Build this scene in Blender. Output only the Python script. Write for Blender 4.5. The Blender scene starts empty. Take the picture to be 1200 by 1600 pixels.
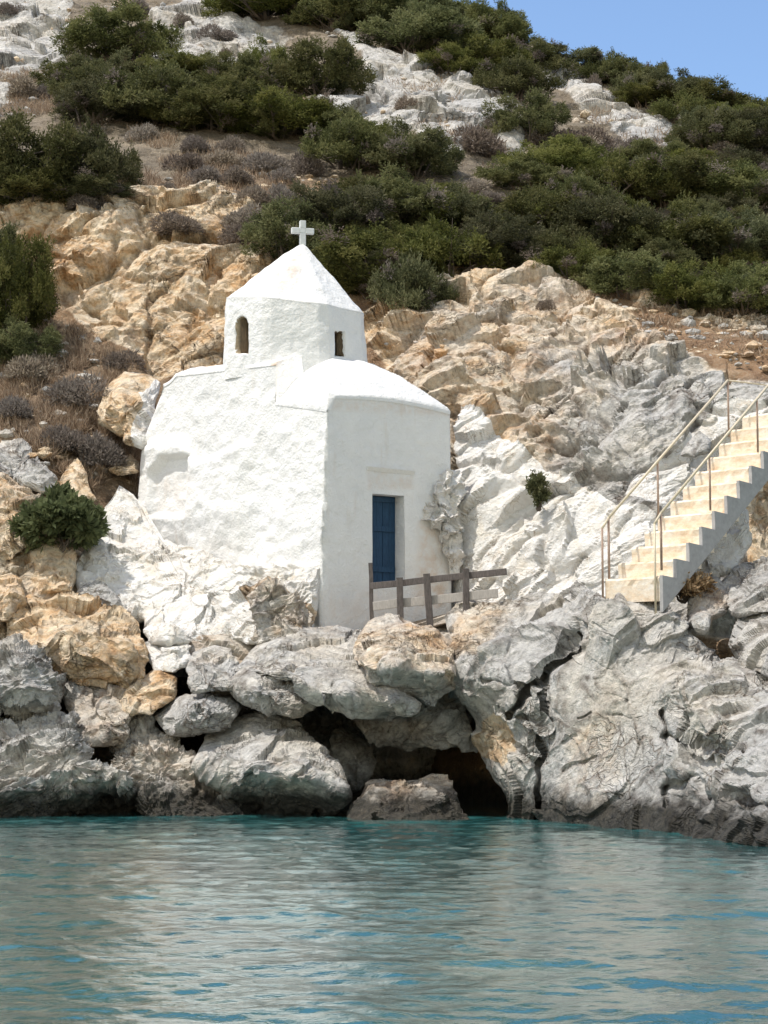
import bpy, math, random
import numpy as np
from mathutils import Vector, Matrix

scene = bpy.context.scene
COL = scene.collection
R = math.radians

# ------------------------------------------------------------------ camera maths
FPX = 3000.0
CAM = np.array([0.0, 0.0, 2.0])
PITCH = math.atan(296.0 / FPX)
CP, SP = math.cos(PITCH), math.sin(PITCH)

def at(px, py, Y):
    """world point seen at photo pixel (px,py) at distance Y in front of the boat"""
    px, py, Y = np.broadcast_arrays(np.asarray(px, float), np.asarray(py, float), np.asarray(Y, float))
    a = (px - 600) / FPX
    b = (800 - py) / FPX
    ry = CP - b * SP
    rz = SP + b * CP
    t = Y / ry
    return np.stack([CAM[0] + a * t, Y + 0 * t, CAM[2] + rz * t], -1)

def proj(P):
    d = P - CAM
    zc = d[..., 1] * CP + d[..., 2] * SP
    yc = -d[..., 1] * SP + d[..., 2] * CP
    return 600 + d[..., 0] / zc * FPX, 800 - yc / zc * FPX

# ------------------------------------------------------------------ numpy noise
def _h(i, j, k, s):
    with np.errstate(over='ignore'):
        n = (i.astype(np.int64) * 374761393 + j.astype(np.int64) * 668265263 + k.astype(np.int64) * 2147483647 + s * 1274126177)
        n = (n ^ (n >> 13)) * 1274126177
        n = n & 0xFFFFFFFF
        n = ((n ^ (n >> 15)) * 2246822519) & 0xFFFFFFFF
        n = ((n ^ (n >> 13)) * 3266489917) & 0xFFFFFFFF
        n = n ^ (n >> 16)
    return (n & 0xFFFFFF).astype(np.float64) / float(0xFFFFFF)

def vnoise(p, s=0):
    """smooth value noise in [-1,1]"""
    f = np.floor(p); i = f.astype(np.int64); d = p - f
    w = d * d * d * (d * (d * 6 - 15) + 10)
    r = 0
    for a in (0, 1):
        for b in (0, 1):
            for c in (0, 1):
                ww = (w[:, 0] if a else 1 - w[:, 0]) * (w[:, 1] if b else 1 - w[:, 1]) * (w[:, 2] if c else 1 - w[:, 2])
                r = r + ww * _h(i[:, 0] + a, i[:, 1] + b, i[:, 2] + c, s)
    return r * 2 - 1

def fbm(p, oct=4, s=0, gain=.5, lac=2.03):
    r = 0; a = 1; t = 0
    for o in range(oct):
        r = r + a * vnoise(p + 13.7 * o, s + o); t += a
        a *= gain; p = p * lac
    return r / t

def facet(p, s=0, chip=True, c=.55, tilt=.9):
    """broken-rock relief, continuous: chip = lower envelope of tilted bowls (sharp convex edges),
    else upper envelope of tilted domes (blocks with creases between); also the gap to the next cell"""
    f = np.floor(p).astype(np.int64)
    n = len(p)
    v1 = np.full(n, -9.0); v2 = np.full(n, -9.0)
    sg = -1.0 if chip else 1.0
    for a in (-1, 0, 1):
        for b in (-1, 0, 1):
            for cc in (-1, 0, 1):
                ci, cj, ck = f[:, 0] + a, f[:, 1] + b, f[:, 2] + cc
                q = np.stack([ci + _h(ci, cj, ck, s), cj + _h(ci, cj, ck, s + 1), ck + _h(ci, cj, ck, s + 2)], -1)
                e = p - q
                d = (e * e).sum(1)
                g = np.stack([_h(ci, cj, ck, s + 3), _h(ci, cj, ck, s + 4), _h(ci, cj, ck, s + 5)], -1) * 2 - 1
                hh = (e * g).sum(1) * tilt - c * d + (_h(ci, cj, ck, s + 6) - .5) * .5
                hh = np.where(d < 2.2, hh, -9.0)
                v2 = np.maximum(v2, np.minimum(v1, hh))
                v1 = np.maximum(v1, hh)
    return (v1 - .12) * sg, v1 - v2

def rotm(ax, ay, az):
    return np.array(Matrix.Rotation(ax, 3, 'X') @ Matrix.Rotation(ay, 3, 'Y') @ Matrix.Rotation(az, 3, 'Z'))

def sstep(a, b, x):
    t = np.clip((x - a) / (b - a), 0, 1)
    return t * t * (3 - 2 * t)

def polydist(px, py, poly):
    """signed distance in pixels, positive inside"""
    poly = np.asarray(poly, float)
    x, y = np.asarray(px), np.asarray(py)
    best = np.full(x.shape, 1e18); ins = np.zeros(x.shape, bool)
    for k in range(len(poly)):
        ax, ay = poly[k]; bx, by = poly[(k + 1) % len(poly)]
        dx, dy = bx - ax, by - ay
        t = np.clip(((x - ax) * dx + (y - ay) * dy) / (dx * dx + dy * dy + 1e-9), 0, 1)
        best = np.minimum(best, (x - ax - t * dx) ** 2 + (y - ay - t * dy) ** 2)
        c = ((ay > y) != (by > y)) & (x < (bx - ax) * (y - ay) / (by - ay + 1e-12) + ax)
        ins ^= c
    return np.sqrt(best) * np.where(ins, 1, -1)

def linedist(px, py, line):
    line = np.asarray(line, float)
    best = np.full(np.shape(px), 1e18)
    for k in range(len(line) - 1):
        ax, ay = line[k]; bx, by = line[k + 1]
        dx, dy = bx - ax, by - ay
        t = np.clip(((px - ax) * dx + (py - ay) * dy) / (dx * dx + dy * dy + 1e-9), 0, 1)
        best = np.minimum(best, (px - ax - t * dx) ** 2 + (py - ay - t * dy) ** 2)
    return np.sqrt(best)

# ------------------------------------------------------------------ mesh helpers
def mesh_np(name, V, quads=None, tris=None, mat=None, smooth=False, attrs=None, uniq=None):
    me = bpy.data.meshes.new(name)
    V = np.asarray(V, np.float32)
    loops = []; starts = []; n = 0
    if quads is not None and len(quads):
        q = np.asarray(quads, np.int32); loops.append(q.ravel()); starts.append(np.arange(len(q), dtype=np.int32) * 4); n += len(q) * 4
    if tris is not None and len(tris):
        t = np.asarray(tris, np.int32); loops.append(t.ravel()); starts.append(n + np.arange(len(t), dtype=np.int32) * 3)
    loops = np.concatenate(loops); starts = np.concatenate(starts)
    me.vertices.add(len(V)); me.vertices.foreach_set('co', V.ravel())
    me.loops.add(len(loops)); me.loops.foreach_set('vertex_index', loops)
    me.polygons.add(len(starts)); me.polygons.foreach_set('loop_start', starts)
    me.update(calc_edges=True)
    me.polygons.foreach_set('use_smooth', np.full(len(starts), smooth, bool))
    for k, (dom, data) in (attrs or {}).items():
        if data.ndim == 2:
            a = me.color_attributes.new(k, 'FLOAT_COLOR', dom)
            if data.shape[1] == 3: data = np.concatenate([data, np.ones((len(data), 1))], 1)
            a.data.foreach_set('color', data.astype(np.float32).ravel())
        else:
            a = me.attributes.new(k, 'FLOAT', dom)
            a.data.foreach_set('value', data.astype(np.float32))
    me.update()
    if mat: me.materials.append(mat)
    return me

def link(name, me, parent=None, loc=None):
    o = bpy.data.objects.new(name, me)
    COL.objects.link(o)
    if parent is not None: o.parent = parent
    if loc is not None: o.location = loc
    return o

def tag(o, label=None, cat=None, group=None, kind=None):
    if label: o['label'] = label
    if cat: o['category'] = cat
    if group: o['group'] = group
    if kind: o['kind'] = kind
    return o

def empty(name, loc, label, cat, group=None):
    o = bpy.data.objects.new(name, None)
    o.empty_display_size = .2
    COL.objects.link(o); o.location = loc
    return tag(o, label, cat, group)

def gridq(nr, nc, wrap=False):
    i = np.arange(nr - 1)[:, None]; j = np.arange(nc if wrap else nc - 1)[None, :]
    j2 = (j + 1) % nc
    a = i * nc + j; b = i * nc + j2; c = (i + 1) * nc + j2; d = (i + 1) * nc + j
    return np.stack([a + 0 * b, b, c, d], -1).reshape(-1, 4)

def vnormals(V, Q):
    n = np.cross(V[Q[:, 2]] - V[Q[:, 0]], V[Q[:, 3]] - V[Q[:, 1]])
    N = np.zeros_like(V)
    for k in range(4): np.add.at(N, Q[:, k], n)
    return N / (np.linalg.norm(N, axis=1, keepdims=True) + 1e-12)

class MB:
    """collects boxes, tubes and rings for one mesh"""
    def __init__(s): s.V = []; s.F = []
    def add(s, vs, fs):
        n = len(s.V); s.V += [tuple(v) for v in vs]; s.F += [tuple(i + n for i in f) for f in fs]
    def hexa(s, c8):
        s.add(c8, [(0, 3, 2, 1), (4, 5, 6, 7), (0, 1, 5, 4), (1, 2, 6, 5), (2, 3, 7, 6), (3, 0, 4, 7)])
    def box(s, o, ax, ay, az):
        o, ax, ay, az = (Vector(v) for v in (o, ax, ay, az))
        s.hexa([o, o + ax, o + ax + ay, o + ay, o + az, o + ax + az, o + ax + ay + az, o + ay + az])
    def bar(s, a, b, w, h, up=(0, 0, 1), jit=0, rnd=random):
        a, b = Vector(a), Vector(b); d = (b - a).normalized(); u = Vector(up)
        r = d.cross(u).normalized() * w / 2; q = r.cross(d).normalized() * h / 2
        n = 5; vs = []; fs = []
        for k in range(n + 1):
            c = a.lerp(b, k / n) + Vector((rnd.uniform(-1, 1), rnd.uniform(-1, 1), rnd.uniform(-1, 1))) * jit
            e = .86
            for (i, j) in ((-1, -e), (-e, -1), (e, -1), (1, -e), (1, e), (e, 1), (-e, 1), (-1, e)):
                vs.append(c + r * i + q * j)
        for k in range(n):
            for m in range(8):
                fs.append((k * 8 + m, k * 8 + (m + 1) % 8, k * 8 + 8 + (m + 1) % 8, k * 8 + 8 + m))
        fs.append(tuple(range(7, -1, -1))); fs.append(tuple(n * 8 + m for m in range(8)))
        s.add(vs, fs)
    def tube(s, pts, r, n=8):
        pts = [Vector(p) for p in pts]; vs = []; fs = []
        for k, p in enumerate(pts):
            d = (pts[min(k + 1, len(pts) - 1)] - pts[max(k - 1, 0)]).normalized()
            u = Vector((0, 0, 1)) if abs(d.z) < .95 else Vector((1, 0, 0))
            a = d.cross(u).normalized(); b = a.cross(d).normalized()
            rr = r[k] if hasattr(r, '__len__') else r
            for m in range(n):
                t = 2 * math.pi * m / n
                vs.append(p + a * math.cos(t) * rr + b * math.sin(t) * rr)
        for k in range(len(pts) - 1):
            for m in range(n):
                fs.append((k * n + m, k * n + (m + 1) % n, (k + 1) * n + (m + 1) % n, (k + 1) * n + m))
        fs.append(tuple(range(n - 1, -1, -1))); fs.append(tuple((len(pts) - 1) * n + m for m in range(n)))
        s.add(vs, fs)
    def build(s, name, mat, parent=None, loc=None, smooth=False):
        me = bpy.data.meshes.new(name)
        L = Vector(loc) if loc is not None else Vector((0, 0, 0))
        off = L if parent is None else parent.matrix_basis.translation
        me.from_pydata([tuple(Vector(v) - off) for v in s.V], [], s.F)
        me.update()
        if smooth:
            me.polygons.foreach_set('use_smooth', [True] * len(me.polygons))
        me.materials.append(mat)
        return link(name, me, parent, loc if parent is None else None)

# ------------------------------------------------------------------ materials
def newmat(name):
    m = bpy.data.materials.new(name); m.use_nodes = True
    nt = m.node_tree; nt.nodes.clear()
    out = nt.nodes.new('ShaderNodeOutputMaterial')
    b = nt.nodes.new('ShaderNodeBsdfPrincipled')
    nt.links.new(b.outputs[0], out.inputs[0])
    return m, nt, b

class NT:
    def __init__(s, nt): s.nt = nt; s.L = nt.links.new
    def n(s, t, **k):
        x = s.nt.nodes.new(t)
        for a, v in k.items(): setattr(x, a, v)
        return x
    def val(s, x, inp):
        if hasattr(x, 'is_output') or isinstance(x, bpy.types.NodeSocket): s.L(x, inp)
        else: inp.default_value = x
    def coord(s): return s.n('ShaderNodeTexCoord').outputs['Object']
    def mapping(s, vec, scale=(1, 1, 1), rot=(0, 0, 0), loc=(0, 0, 0)):
        m = s.n('ShaderNodeMapping'); s.L(vec, m.inputs[0])
        m.inputs['Scale'].default_value = scale; m.inputs['Rotation'].default_value = rot; m.inputs['Location'].default_value = loc
        return m.outputs[0]
    def noise(s, vec, scale, detail=4, rough=.55, dist=0, out=0):
        x = s.n('ShaderNodeTexNoise'); s.L(vec, x.inputs['Vector'])
        x.inputs['Scale'].default_value = scale; x.inputs['Detail'].default_value = detail
        x.inputs['Roughness'].default_value = rough; x.inputs['Distortion'].default_value = dist
        return x.outputs[out]
    def voro(s, vec, scale, feature='F1', out='Distance', rnd=1):
        x = s.n('ShaderNodeTexVoronoi', feature=feature); s.L(vec, x.inputs['Vector'])
        x.inputs['Scale'].default_value = scale
        x.inputs['Randomness'].default_value = rnd
        return x.outputs[out]
    def ramp(s, fac, stops, interp='LINEAR'):
        r = s.n('ShaderNodeValToRGB'); s.L(fac, r.inputs[0]); cr = r.color_ramp; cr.interpolation = interp
        while len(cr.elements) < len(stops): cr.elements.new(.5)
        for e, (p, c) in zip(cr.elements, stops):
            e.position = p; e.color = (*c, 1) if hasattr(c, '__len__') else (c, c, c, 1)
        return r.outputs[0]
    def maprange(s, x, a, b, c=0, d=1):
        m = s.n('ShaderNodeMapRange'); s.val(x, m.inputs[0])
        m.inputs[1].default_value = a; m.inputs[2].default_value = b; m.inputs[3].default_value = c; m.inputs[4].default_value = d
        return m.outputs[0]
    def math(s, op, a, b=0.0):
        m = s.n('ShaderNodeMath', operation=op); s.val(a, m.inputs[0]); s.val(b, m.inputs[1]); return m.outputs[0]
    def mix(s, fac, a, b, mode='MIX'):
        m = s.n('ShaderNodeMix', data_type='RGBA', blend_type=mode)
        s.val(fac, m.inputs[0])
        for v, i in ((a, 6), (b, 7)):
            if isinstance(v, bpy.types.NodeSocket): s.L(v, m.inputs[i])
            else: m.inputs[i].default_value = (*v, 1) if len(v) == 3 else v
        return m.outputs[2]
    def bump(s, h, strength, dist, normal=None):
        b = s.n('ShaderNodeBump'); s.L(h, b.inputs['Height'])
        b.inputs['Strength'].default_value = strength; b.inputs['Distance'].default_value = dist
        if normal is not None: s.L(normal, b.inputs['Normal'])
        return b.outputs[0]
    def attr(s, name, out='Color'):
        a = s.n('ShaderNodeAttribute'); a.attribute_name = name; return a.outputs[out]
    def sep(s, c):
        x = s.n('ShaderNodeSeparateColor'); s.L(c, x.inputs[0]); return x.outputs

def rock_material():
    """limestone: zone.R = whitewash, zone.G = grey (else ochre/cream), zone.B = bare soil"""
    m, nt, b = newmat('limestone'); N = NT(nt)
    geo = N.n('ShaderNodeNewGeometry'); P = geo.outputs['Position']
    z = N.sep(N.attr('zone'))
    warp = N.noise(P, 1.1, 3, .6, out=1)
    vm = N.n('ShaderNodeVectorMath', operation='MULTIPLY_ADD'); N.L(warp, vm.inputs[0]); vm.inputs[1].default_value = (.9, .9, .9); N.L(P, vm.inputs[2])
    W = vm.outputs[0]
    st = N.mapping(W, (1, 1, 2.6), (R(18), R(28), R(15)))
    n_big = N.noise(W, .55, 5, .6)
    n_mid = N.noise(st, 2.3, 6, .65)
    n_fine = N.noise(P, 9, 8, .7)
    n_vf = N.noise(P, 34, 5, .7)
    crack = N.voro(W, 1.7, 'DISTANCE_TO_EDGE')
    crack2 = N.voro(st, 4.6, 'DISTANCE_TO_EDGE')
    # ochre / cream stone
    och = N.ramp(n_big, [(.28, (.38, .18, .068)), (.40, (.60, .37, .185)), (.48, (.70, .54, .35)), (.58, (.70, .60, .46)), (.72, (.54, .51, .46))])
    och2 = N.ramp(n_mid, [(.30, (.20, .105, .050)), (.41, (.55, .34, .175)), (.50, (.70, .56, .39)), (.66, (.79, .71, .59))])
    och = N.mix(.6, och, och2)
    # grey stone
    gr = N.ramp(n_mid, [(.28, (.16, .152, .138)), (.41, (.36, .35, .33)), (.53, (.51, .50, .475)), (.72, (.70, .68, .63))])
    gr2 = N.ramp(n_big, [(.30, (.36, .355, .35)), (.47, (.53, .52, .50)), (.60, (.60, .55, .47)), (.74, (.62, .53, .40))])
    gr = N.mix(.5, gr, gr2)
    gfac = N.maprange(N.math('ADD', z[1], N.math('MULTIPLY', N.math('SUBTRACT', N.noise(W, .8, 5, .65), .5), .9)), .30, .70)
    stone = N.mix(gfac, och, gr)
    # lichen, weathering and painted crevice shade
    lich = N.maprange(N.noise(W, 6.5, 7, .72), .53, .66)
    stone = N.mix(N.math('MULTIPLY', lich, .55), stone, N.mix(.5, stone, (.06, .057, .05)))
    pale = N.maprange(N.noise(P, 5.2, 7, .75), .55, .70)
    stone = N.mix(N.math('MULTIPLY', pale, .45), stone, (.66, .62, .56))
    dirt_in = N.maprange(crack, .0, .05, 1, 0)
    stone = N.mix(N.math('MULTIPLY', N.math('MULTIPLY', dirt_in, .55), N.maprange(N.noise(P, .9, 3, .5), .50, .60)), stone, (.14, .085, .045))
    stone = N.mix(1, stone, N.ramp(n_fine, [(.30, .46), (.44, .98), (.56, 1.14), (.70, 1.45)]), 'MULTIPLY')
    pitn = N.maprange(N.noise(P, 13, 6, .75), .36, .30)
    stone = N.mix(N.math('MULTIPLY', pitn, .7), stone, (.045, .04, .034))
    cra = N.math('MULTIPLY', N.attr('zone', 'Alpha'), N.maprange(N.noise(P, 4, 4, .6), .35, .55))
    stone = N.mix(N.math('MULTIPLY', cra, .85), stone, (.085, .055, .034))  # soil-brown creases, painted dark to deepen the crevice shade
    # bare soil
    soil = N.ramp(N.noise(W, 1.4, 7, .7), [(.3, (.17, .096, .052)), (.5, (.30, .187, .105)), (.68, (.43, .31, .20))])
    soil = N.mix(N.maprange(z[1], .2, .7), soil, N.ramp(N.noise(W, 1.7, 7, .7), [(.3, (.105, .085, .06)), (.5, (.20, .165, .12)), (.68, (.36, .30, .225))]))
    soil = N.mix(N.maprange(n_vf, .55, .68), soil, (.47, .40, .31))
    sfac = N.maprange(N.math('ADD', z[2], N.math('MULTIPLY', N.math('SUBTRACT', N.noise(W, 1.9, 6, .7), .5), 1.0)), .35, .65)
    col = N.mix(sfac, stone, soil)
    # whitewash, thin or flaked in places
    wn = N.noise(W, 3.3, 8, .72)
    wf = N.maprange(N.math('ADD', z[0], N.math('MULTIPLY', N.math('SUBTRACT', wn, .5), .85)), .44, .50)
    flake = N.maprange(N.noise(st, 4.2, 9, .76),   .625, .68, 1, 0)
    wf = N.math('MULTIPLY', wf, flake)
    wcol = N.ramp(N.noise(W, 2.2, 7, .7), [(.30, (.74, .66, .54)), (.42, (.82, .79, .73)), (.54, (.86, .85, .825))])
    wcol = N.mix(N.math('MULTIPLY', N.maprange(crack2, .0, .035, 1, 0), N.maprange(N.noise(P, 1.3, 4, .6), .47, .60)), wcol, (.34, .25, .17))
    wcol = N.mix(N.math('MULTIPLY', cra, .30), wcol, (.40, .31, .22))  # same painted crevice darkening, weaker on the whitewash
    col = N.mix(wf, col, wcol)
    # wet, algae-dark band along the water line
    sx = N.n('ShaderNodeSeparateXYZ'); N.L(P, sx.inputs[0])
    zz = N.math('ADD', sx.outputs[2], N.math('MULTIPLY', N.math('SUBTRACT', N.noise(P, 2.6, 7, .7), .5), .85))
    wet = N.maprange(zz, .30, .66, 1, 0)
    wcol2 = N.mix(N.maprange(n_fine, .4, .65), (.012, .012, .010), (.055, .048, .034))
    col = N.mix(N.math('MULTIPLY', wet, .93), col, wcol2)
    N.L(col, b.inputs['Base Color'])
    N.L(N.maprange(wet, 0, 1, .88, .38), b.inputs['Roughness'])
    b.inputs['Specular IOR Level'].default_value = .25
    cm = N.math('MULTIPLY', N.maprange(N.noise(P, .9, 3, .5), .52, .62), N.maprange(z[0], .2, .6, 1, .25))
    h = N.math('ADD', N.math('MULTIPLY', n_fine, .75), N.math('MULTIPLY', n_vf, .22))
    h = N.math('ADD', h, N.math('MULTIPLY', N.math('MULTIPLY', N.maprange(crack2, 0, .07), .3), cm))
    nb = N.bump(h, 1.0, .12)
    nb = N.bump(N.math('MULTIPLY', N.maprange(crack, 0, .03), cm), .7, .05, nb)
    N.L(nb, b.inputs['Normal'])
    return m

def plaster_material():
    m, nt, b = newmat('whitewash_plaster'); N = NT(nt)
    P = N.n('ShaderNodeNewGeometry').outputs['Position']
    n1 = N.noise(P, .9, 5, .6); n2 = N.noise(P, 4, 6, .65); n3 = N.noise(P, 22, 6, .6)
    col = N.ramp(n1, [(.3, (.76, .765, .765)), (.55, (.81, .81, .80)), (.75, (.83, .825, .81))])
    st = N.maprange(N.noise(N.mapping(P, (3.2, 3.2, .5)), 1.3, 6, .65), .58, .74)
    col = N.mix(N.math('MULTIPLY', st, .38), col, (.64, .57, .48))
    col = N.mix(N.math('MULTIPLY', N.attr('stain_shade', 'Fac'), N.maprange(n2, .36, .60)), col, (.60, .45, .33))
    col = N.mix(1, col, N.ramp(n2, [(.3, .95), (.7, 1.02)]), 'MULTIPLY')
    N.L(col, b.inputs['Base Color'])
    b.inputs['Roughness'].default_value = .9; b.inputs['Specular IOR Level'].default_value = .2
    h = N.math('ADD', N.math('MULTIPLY', n2, 1.2), N.math('MULTIPLY', n3, .3))
    N.L(N.bump(h, .75, .07), b.inputs['Normal'])
    return m

def wood_material(name, c1, c2, scale=3):
    m, nt, b = newmat(name); N = NT(nt)
    P = N.n('ShaderNodeNewGeometry').outputs['Position']
    n = N.noise(N.mapping(P, (14, 14, 3)), scale, 7, .65)
    col = N.ramp(n, [(.3, c1), (.7, c2)])
    N.L(col, b.inputs['Base Color']); b.inputs['Roughness'].default_value = .8
    N.L(N.bump(n, .4, .02), b.inputs['Normal'])
    return m

def foliage_material(name, dark, mid, light, rough=.75, dead=None):
    m, nt, b = newmat(name); N = NT(nt)
    t = N.attr('tint', 'Fac')
    r = N.n('ShaderNodeObjectInfo').outputs['Random']
    col = N.ramp(t, [(0, dead or dark), (.03, dead or dark), (.05, dark), (.5, mid), (1, light)])
    hs = N.n('ShaderNodeHueSaturation'); N.L(col, hs.inputs['Color'])
    N.L(N.maprange(r, 0, 1, .485, .51), hs.inputs['Hue']); N.L(N.maprange(r, 0, 1, .9, 1.65), hs.inputs['Value'])
    N.L(N.maprange(N.math('FRACT', N.math('MULTIPLY', r, 7.3)), 0, 1, .72, 1.1), hs.inputs['Saturation'])
    N.L(hs.outputs[0], b.inputs['Base Color'])
    tr = N.n('ShaderNodeBsdfTranslucent'); N.L(hs.outputs[0], tr.inputs[0])
    ms = N.n('ShaderNodeMixShader'); ms.inputs[0].default_value = .38
    N.L(b.outputs[0], ms.inputs[1]); N.L(tr.outputs[0], ms.inputs[2])
    N.L(ms.outputs[0], [n for n in nt.nodes if n.type == 'OUTPUT_MATERIAL'][0].inputs[0])
    b.inputs['Roughness'].default_value = rough; b.inputs['Specular IOR Level'].default_value = .2
    return m

def stair_material():
    m, nt, b = newmat('stained_plaster_step'); N = NT(nt)
    P = N.n('ShaderNodeNewGeometry').outputs['Position']
    n1 = N.noise(N.mapping(P, (2.0, 2.0, 5)), 1.3, 8, .75)
    n2 = N.noise(P, 14, 7, .7)
    col = N.ramp(n1, [(.30, (.60, .43, .28)), (.44, (.74, .60, .44)), (.56, (.79, .70, .57)), (.70, (.82, .79, .73))])
    col = N.mix(1, col, N.ramp(n2, [(.3, .86), (.6, 1.03)]), 'MULTIPLY')
    N.L(col, b.inputs['Base Color']); b.inputs['Roughness'].default_value = .9
    N.L(N.bump(n2, .4, .03), b.inputs['Normal'])
    return m

def simple(name, c, rough=.7, bump=.2, sc=20, var=.25, metal=0):
    m, nt, b = newmat(name); N = NT(nt)
    P = N.n('ShaderNodeNewGeometry').outputs['Position']
    n = N.noise(P, sc, 6, .65)
    col = N.ramp(n, [(.3, tuple(x * (1 - var) for x in c)), (.7, tuple(min(1, x * (1 + var)) for x in c))])
    N.L(col, b.inputs['Base Color']); b.inputs['Roughness'].default_value = rough; b.inputs['Metallic'].default_value = metal
    N.L(N.bump(n, bump, .02), b.inputs['Normal'])
    return m

def water_material():
    m, nt, b = newmat('sea_water'); N = NT(nt)
    P = N.n('ShaderNodeNewGeometry').outputs['Position']
    n = N.noise(N.mapping(P, (1, .55, 1)), .35, 5, .6)
    col = N.ramp(n, [(.3, (.010, .068, .074)), (.52, (.021, .106, .106)), (.72, (.046, .155, .142))])
    N.L(col, b.inputs['Base Color'])
    b.inputs['Roughness'].default_value = .03; b.inputs['IOR'].default_value = 1.40
    h = N.noise(N.mapping(P, (1, 1.25, 1), (0, 0, R(12))), 11, 4, .55, .4)
    b.inputs['Coat Weight'].default_value = 1.0; b.inputs['Coat IOR'].default_value = 1.40; b.inputs['Coat Roughness'].default_value = .02
    N.L(N.bump(h, .8, .009), b.inputs['Coat Normal'])
    N.L(N.bump(h, .8, .009), b.inputs['Normal'])
    return m

M_ROCK = rock_material()
M_PLASTER = plaster_material()
M_WATER = water_material()
M_STEP = stair_material()
M_JUN = foliage_material('juniper_foliage', (.038, .044, .014), (.090, .100, .030), (.165, .162, .060), .75, (.17, .14, .115))
M_DRY = foliage_material('dry_thorn_twigs', (.10, .082, .068), (.20, .168, .138), (.32, .275, .22), .9)
M_GRASS = foliage_material('dry_grass_blades', (.18, .12, .065), (.33, .235, .135), (.48, .37, .235), .9)
M_BARK = simple('grey_bark', (.13, .105, .085), .9, .5, 18)
M_WOODD = wood_material('dark_weathered_wood', (.06, .050, .047), (.16, .138, .128))
M_WOODL = wood_material('pale_weathered_wood', (.30, .28, .255), (.46, .43, .40))
M_BLUE = wood_material('blue_painted_wood', (.009, .036, .084), (.020, .070, .142), 2)
M_RUST = simple('painted_rusty_iron', (.34, .24, .18), .6, .2, 30, .3)
M_RAIL = simple('cream_painted_iron', (.60, .52, .38), .5, .1, 25, .15)
M_SIDE = simple('grey_cement_render', (.37, .365, .36), .9, .4, 9, .14)
M_DARKWOOD = wood_material('brown_shutter_wood', (.05, .035, .02), (.16, .11, .06))
M_OCHSTONE = simple('ochre_reveal_stone', (.36, .29, .20), .9, .4, 9, .35)

# ------------------------------------------------------------------ rocks
def rbf(pts):
    P = np.array([p[:2] for p in pts], float) / 100; y = np.array([p[2] for p in pts], float)
    n = len(P)
    K = np.linalg.norm(P[:, None] - P[None], axis=2)
    A = np.zeros((n + 3, n + 3)); A[:n, :n] = K + 1e-6 * np.eye(n)
    A[:n, n] = 1; A[:n, n + 1:] = P; A[n, :n] = 1; A[n + 1:, :n] = P.T
    # a planar trend needs at least three well spread points; damp it
    A[n + 1, n + 1] += .15; A[n + 2, n + 2] += .15
    c = np.linalg.solve(A, np.concatenate([y, [0, 0, 0]]))
    def f(px, py):
        q = np.stack([np.asarray(px), np.asarray(py)], -1) / 100
        k = np.linalg.norm(q[..., None, :] - P, axis=-1)
        return k @ c[:n] + c[n] + q @ c[n + 1:]
    return f

def rock_disp(W, seed, amp, size, strata=1.0, dip=(R(15), R(28), R(10)), dome=.3, pit=.0, ledge=.0, fine=True):
    """craggy displacement in metres at world points W"""
    Q = W @ rotm(*dip).T
    Q = Q * np.array([1, 1, strata])
    Q = Q + .35 * size * np.stack([fbm(Q / size * .9, 3, seed + 70), fbm(Q / size * .9 + 31, 3, seed + 71), fbm(Q / size * .9 + 57, 3, seed + 72)], -1)
    def nrm(h): return np.clip((h - h.mean()) / (h.std() + 1e-9), -2.5, 2.5)
    h1, e1 = facet(Q / size, seed, False, .55, .9)
    hc, ec = facet(Q / (size * .8) + 1.7, seed + 5, True, .28, 1.0)
    h2, e2 = facet(Q / (size * .40) + 5.2, seed + 10, True, .45, 1.0)
    h3, e3 = facet(Q / (size * .18) + 9.1, seed + 20, True, .5, 1.0)
    rough = sstep(-.10, .40, fbm(Q / size * .8 + 3, 3, seed + 60))
    d = .13 * dome * nrm(h1) + .10 * nrm(hc) + .034 * nrm(h2) * (.45 + .75 * rough)
    d += .016 * nrm(h3) * (.2 + rough) * (1 if fine else .5)
    if fine:
        d += .016 * fbm(W / (size * .26), 3, seed + 40, .6) * (.5 + rough)
    d -= (.05 + .10 * dome) * (1 - sstep(0, .10, e1)) + .03 * (1 - sstep(0, .08, ec)) + .012 * (1 - sstep(0, .09, e2)) * rough
    d += .07 * fbm(Q / size * 1.3, 4, seed + 30)
    if pit:
        pn = fbm(Q * np.array([1, 1, 1.6]) / (size * .26), 4, seed + 80, .6)
        d -= pit * .11 * sstep(.06, .30, pn)
    if ledge:
        t = Q[:, 2] / (size * .23) + .9 * fbm(Q / size * 1.5, 3, seed + 90)
        fr = t - np.floor(t)
        d += ledge * .085 * (sstep(0, .75, fr) - sstep(.80, 1, fr) - .4)
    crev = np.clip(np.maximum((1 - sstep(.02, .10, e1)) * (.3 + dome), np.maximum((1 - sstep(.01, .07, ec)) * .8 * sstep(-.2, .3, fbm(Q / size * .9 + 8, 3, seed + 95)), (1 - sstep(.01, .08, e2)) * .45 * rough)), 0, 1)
    return (d - d.mean()) * size * amp / .35, crev

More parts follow.
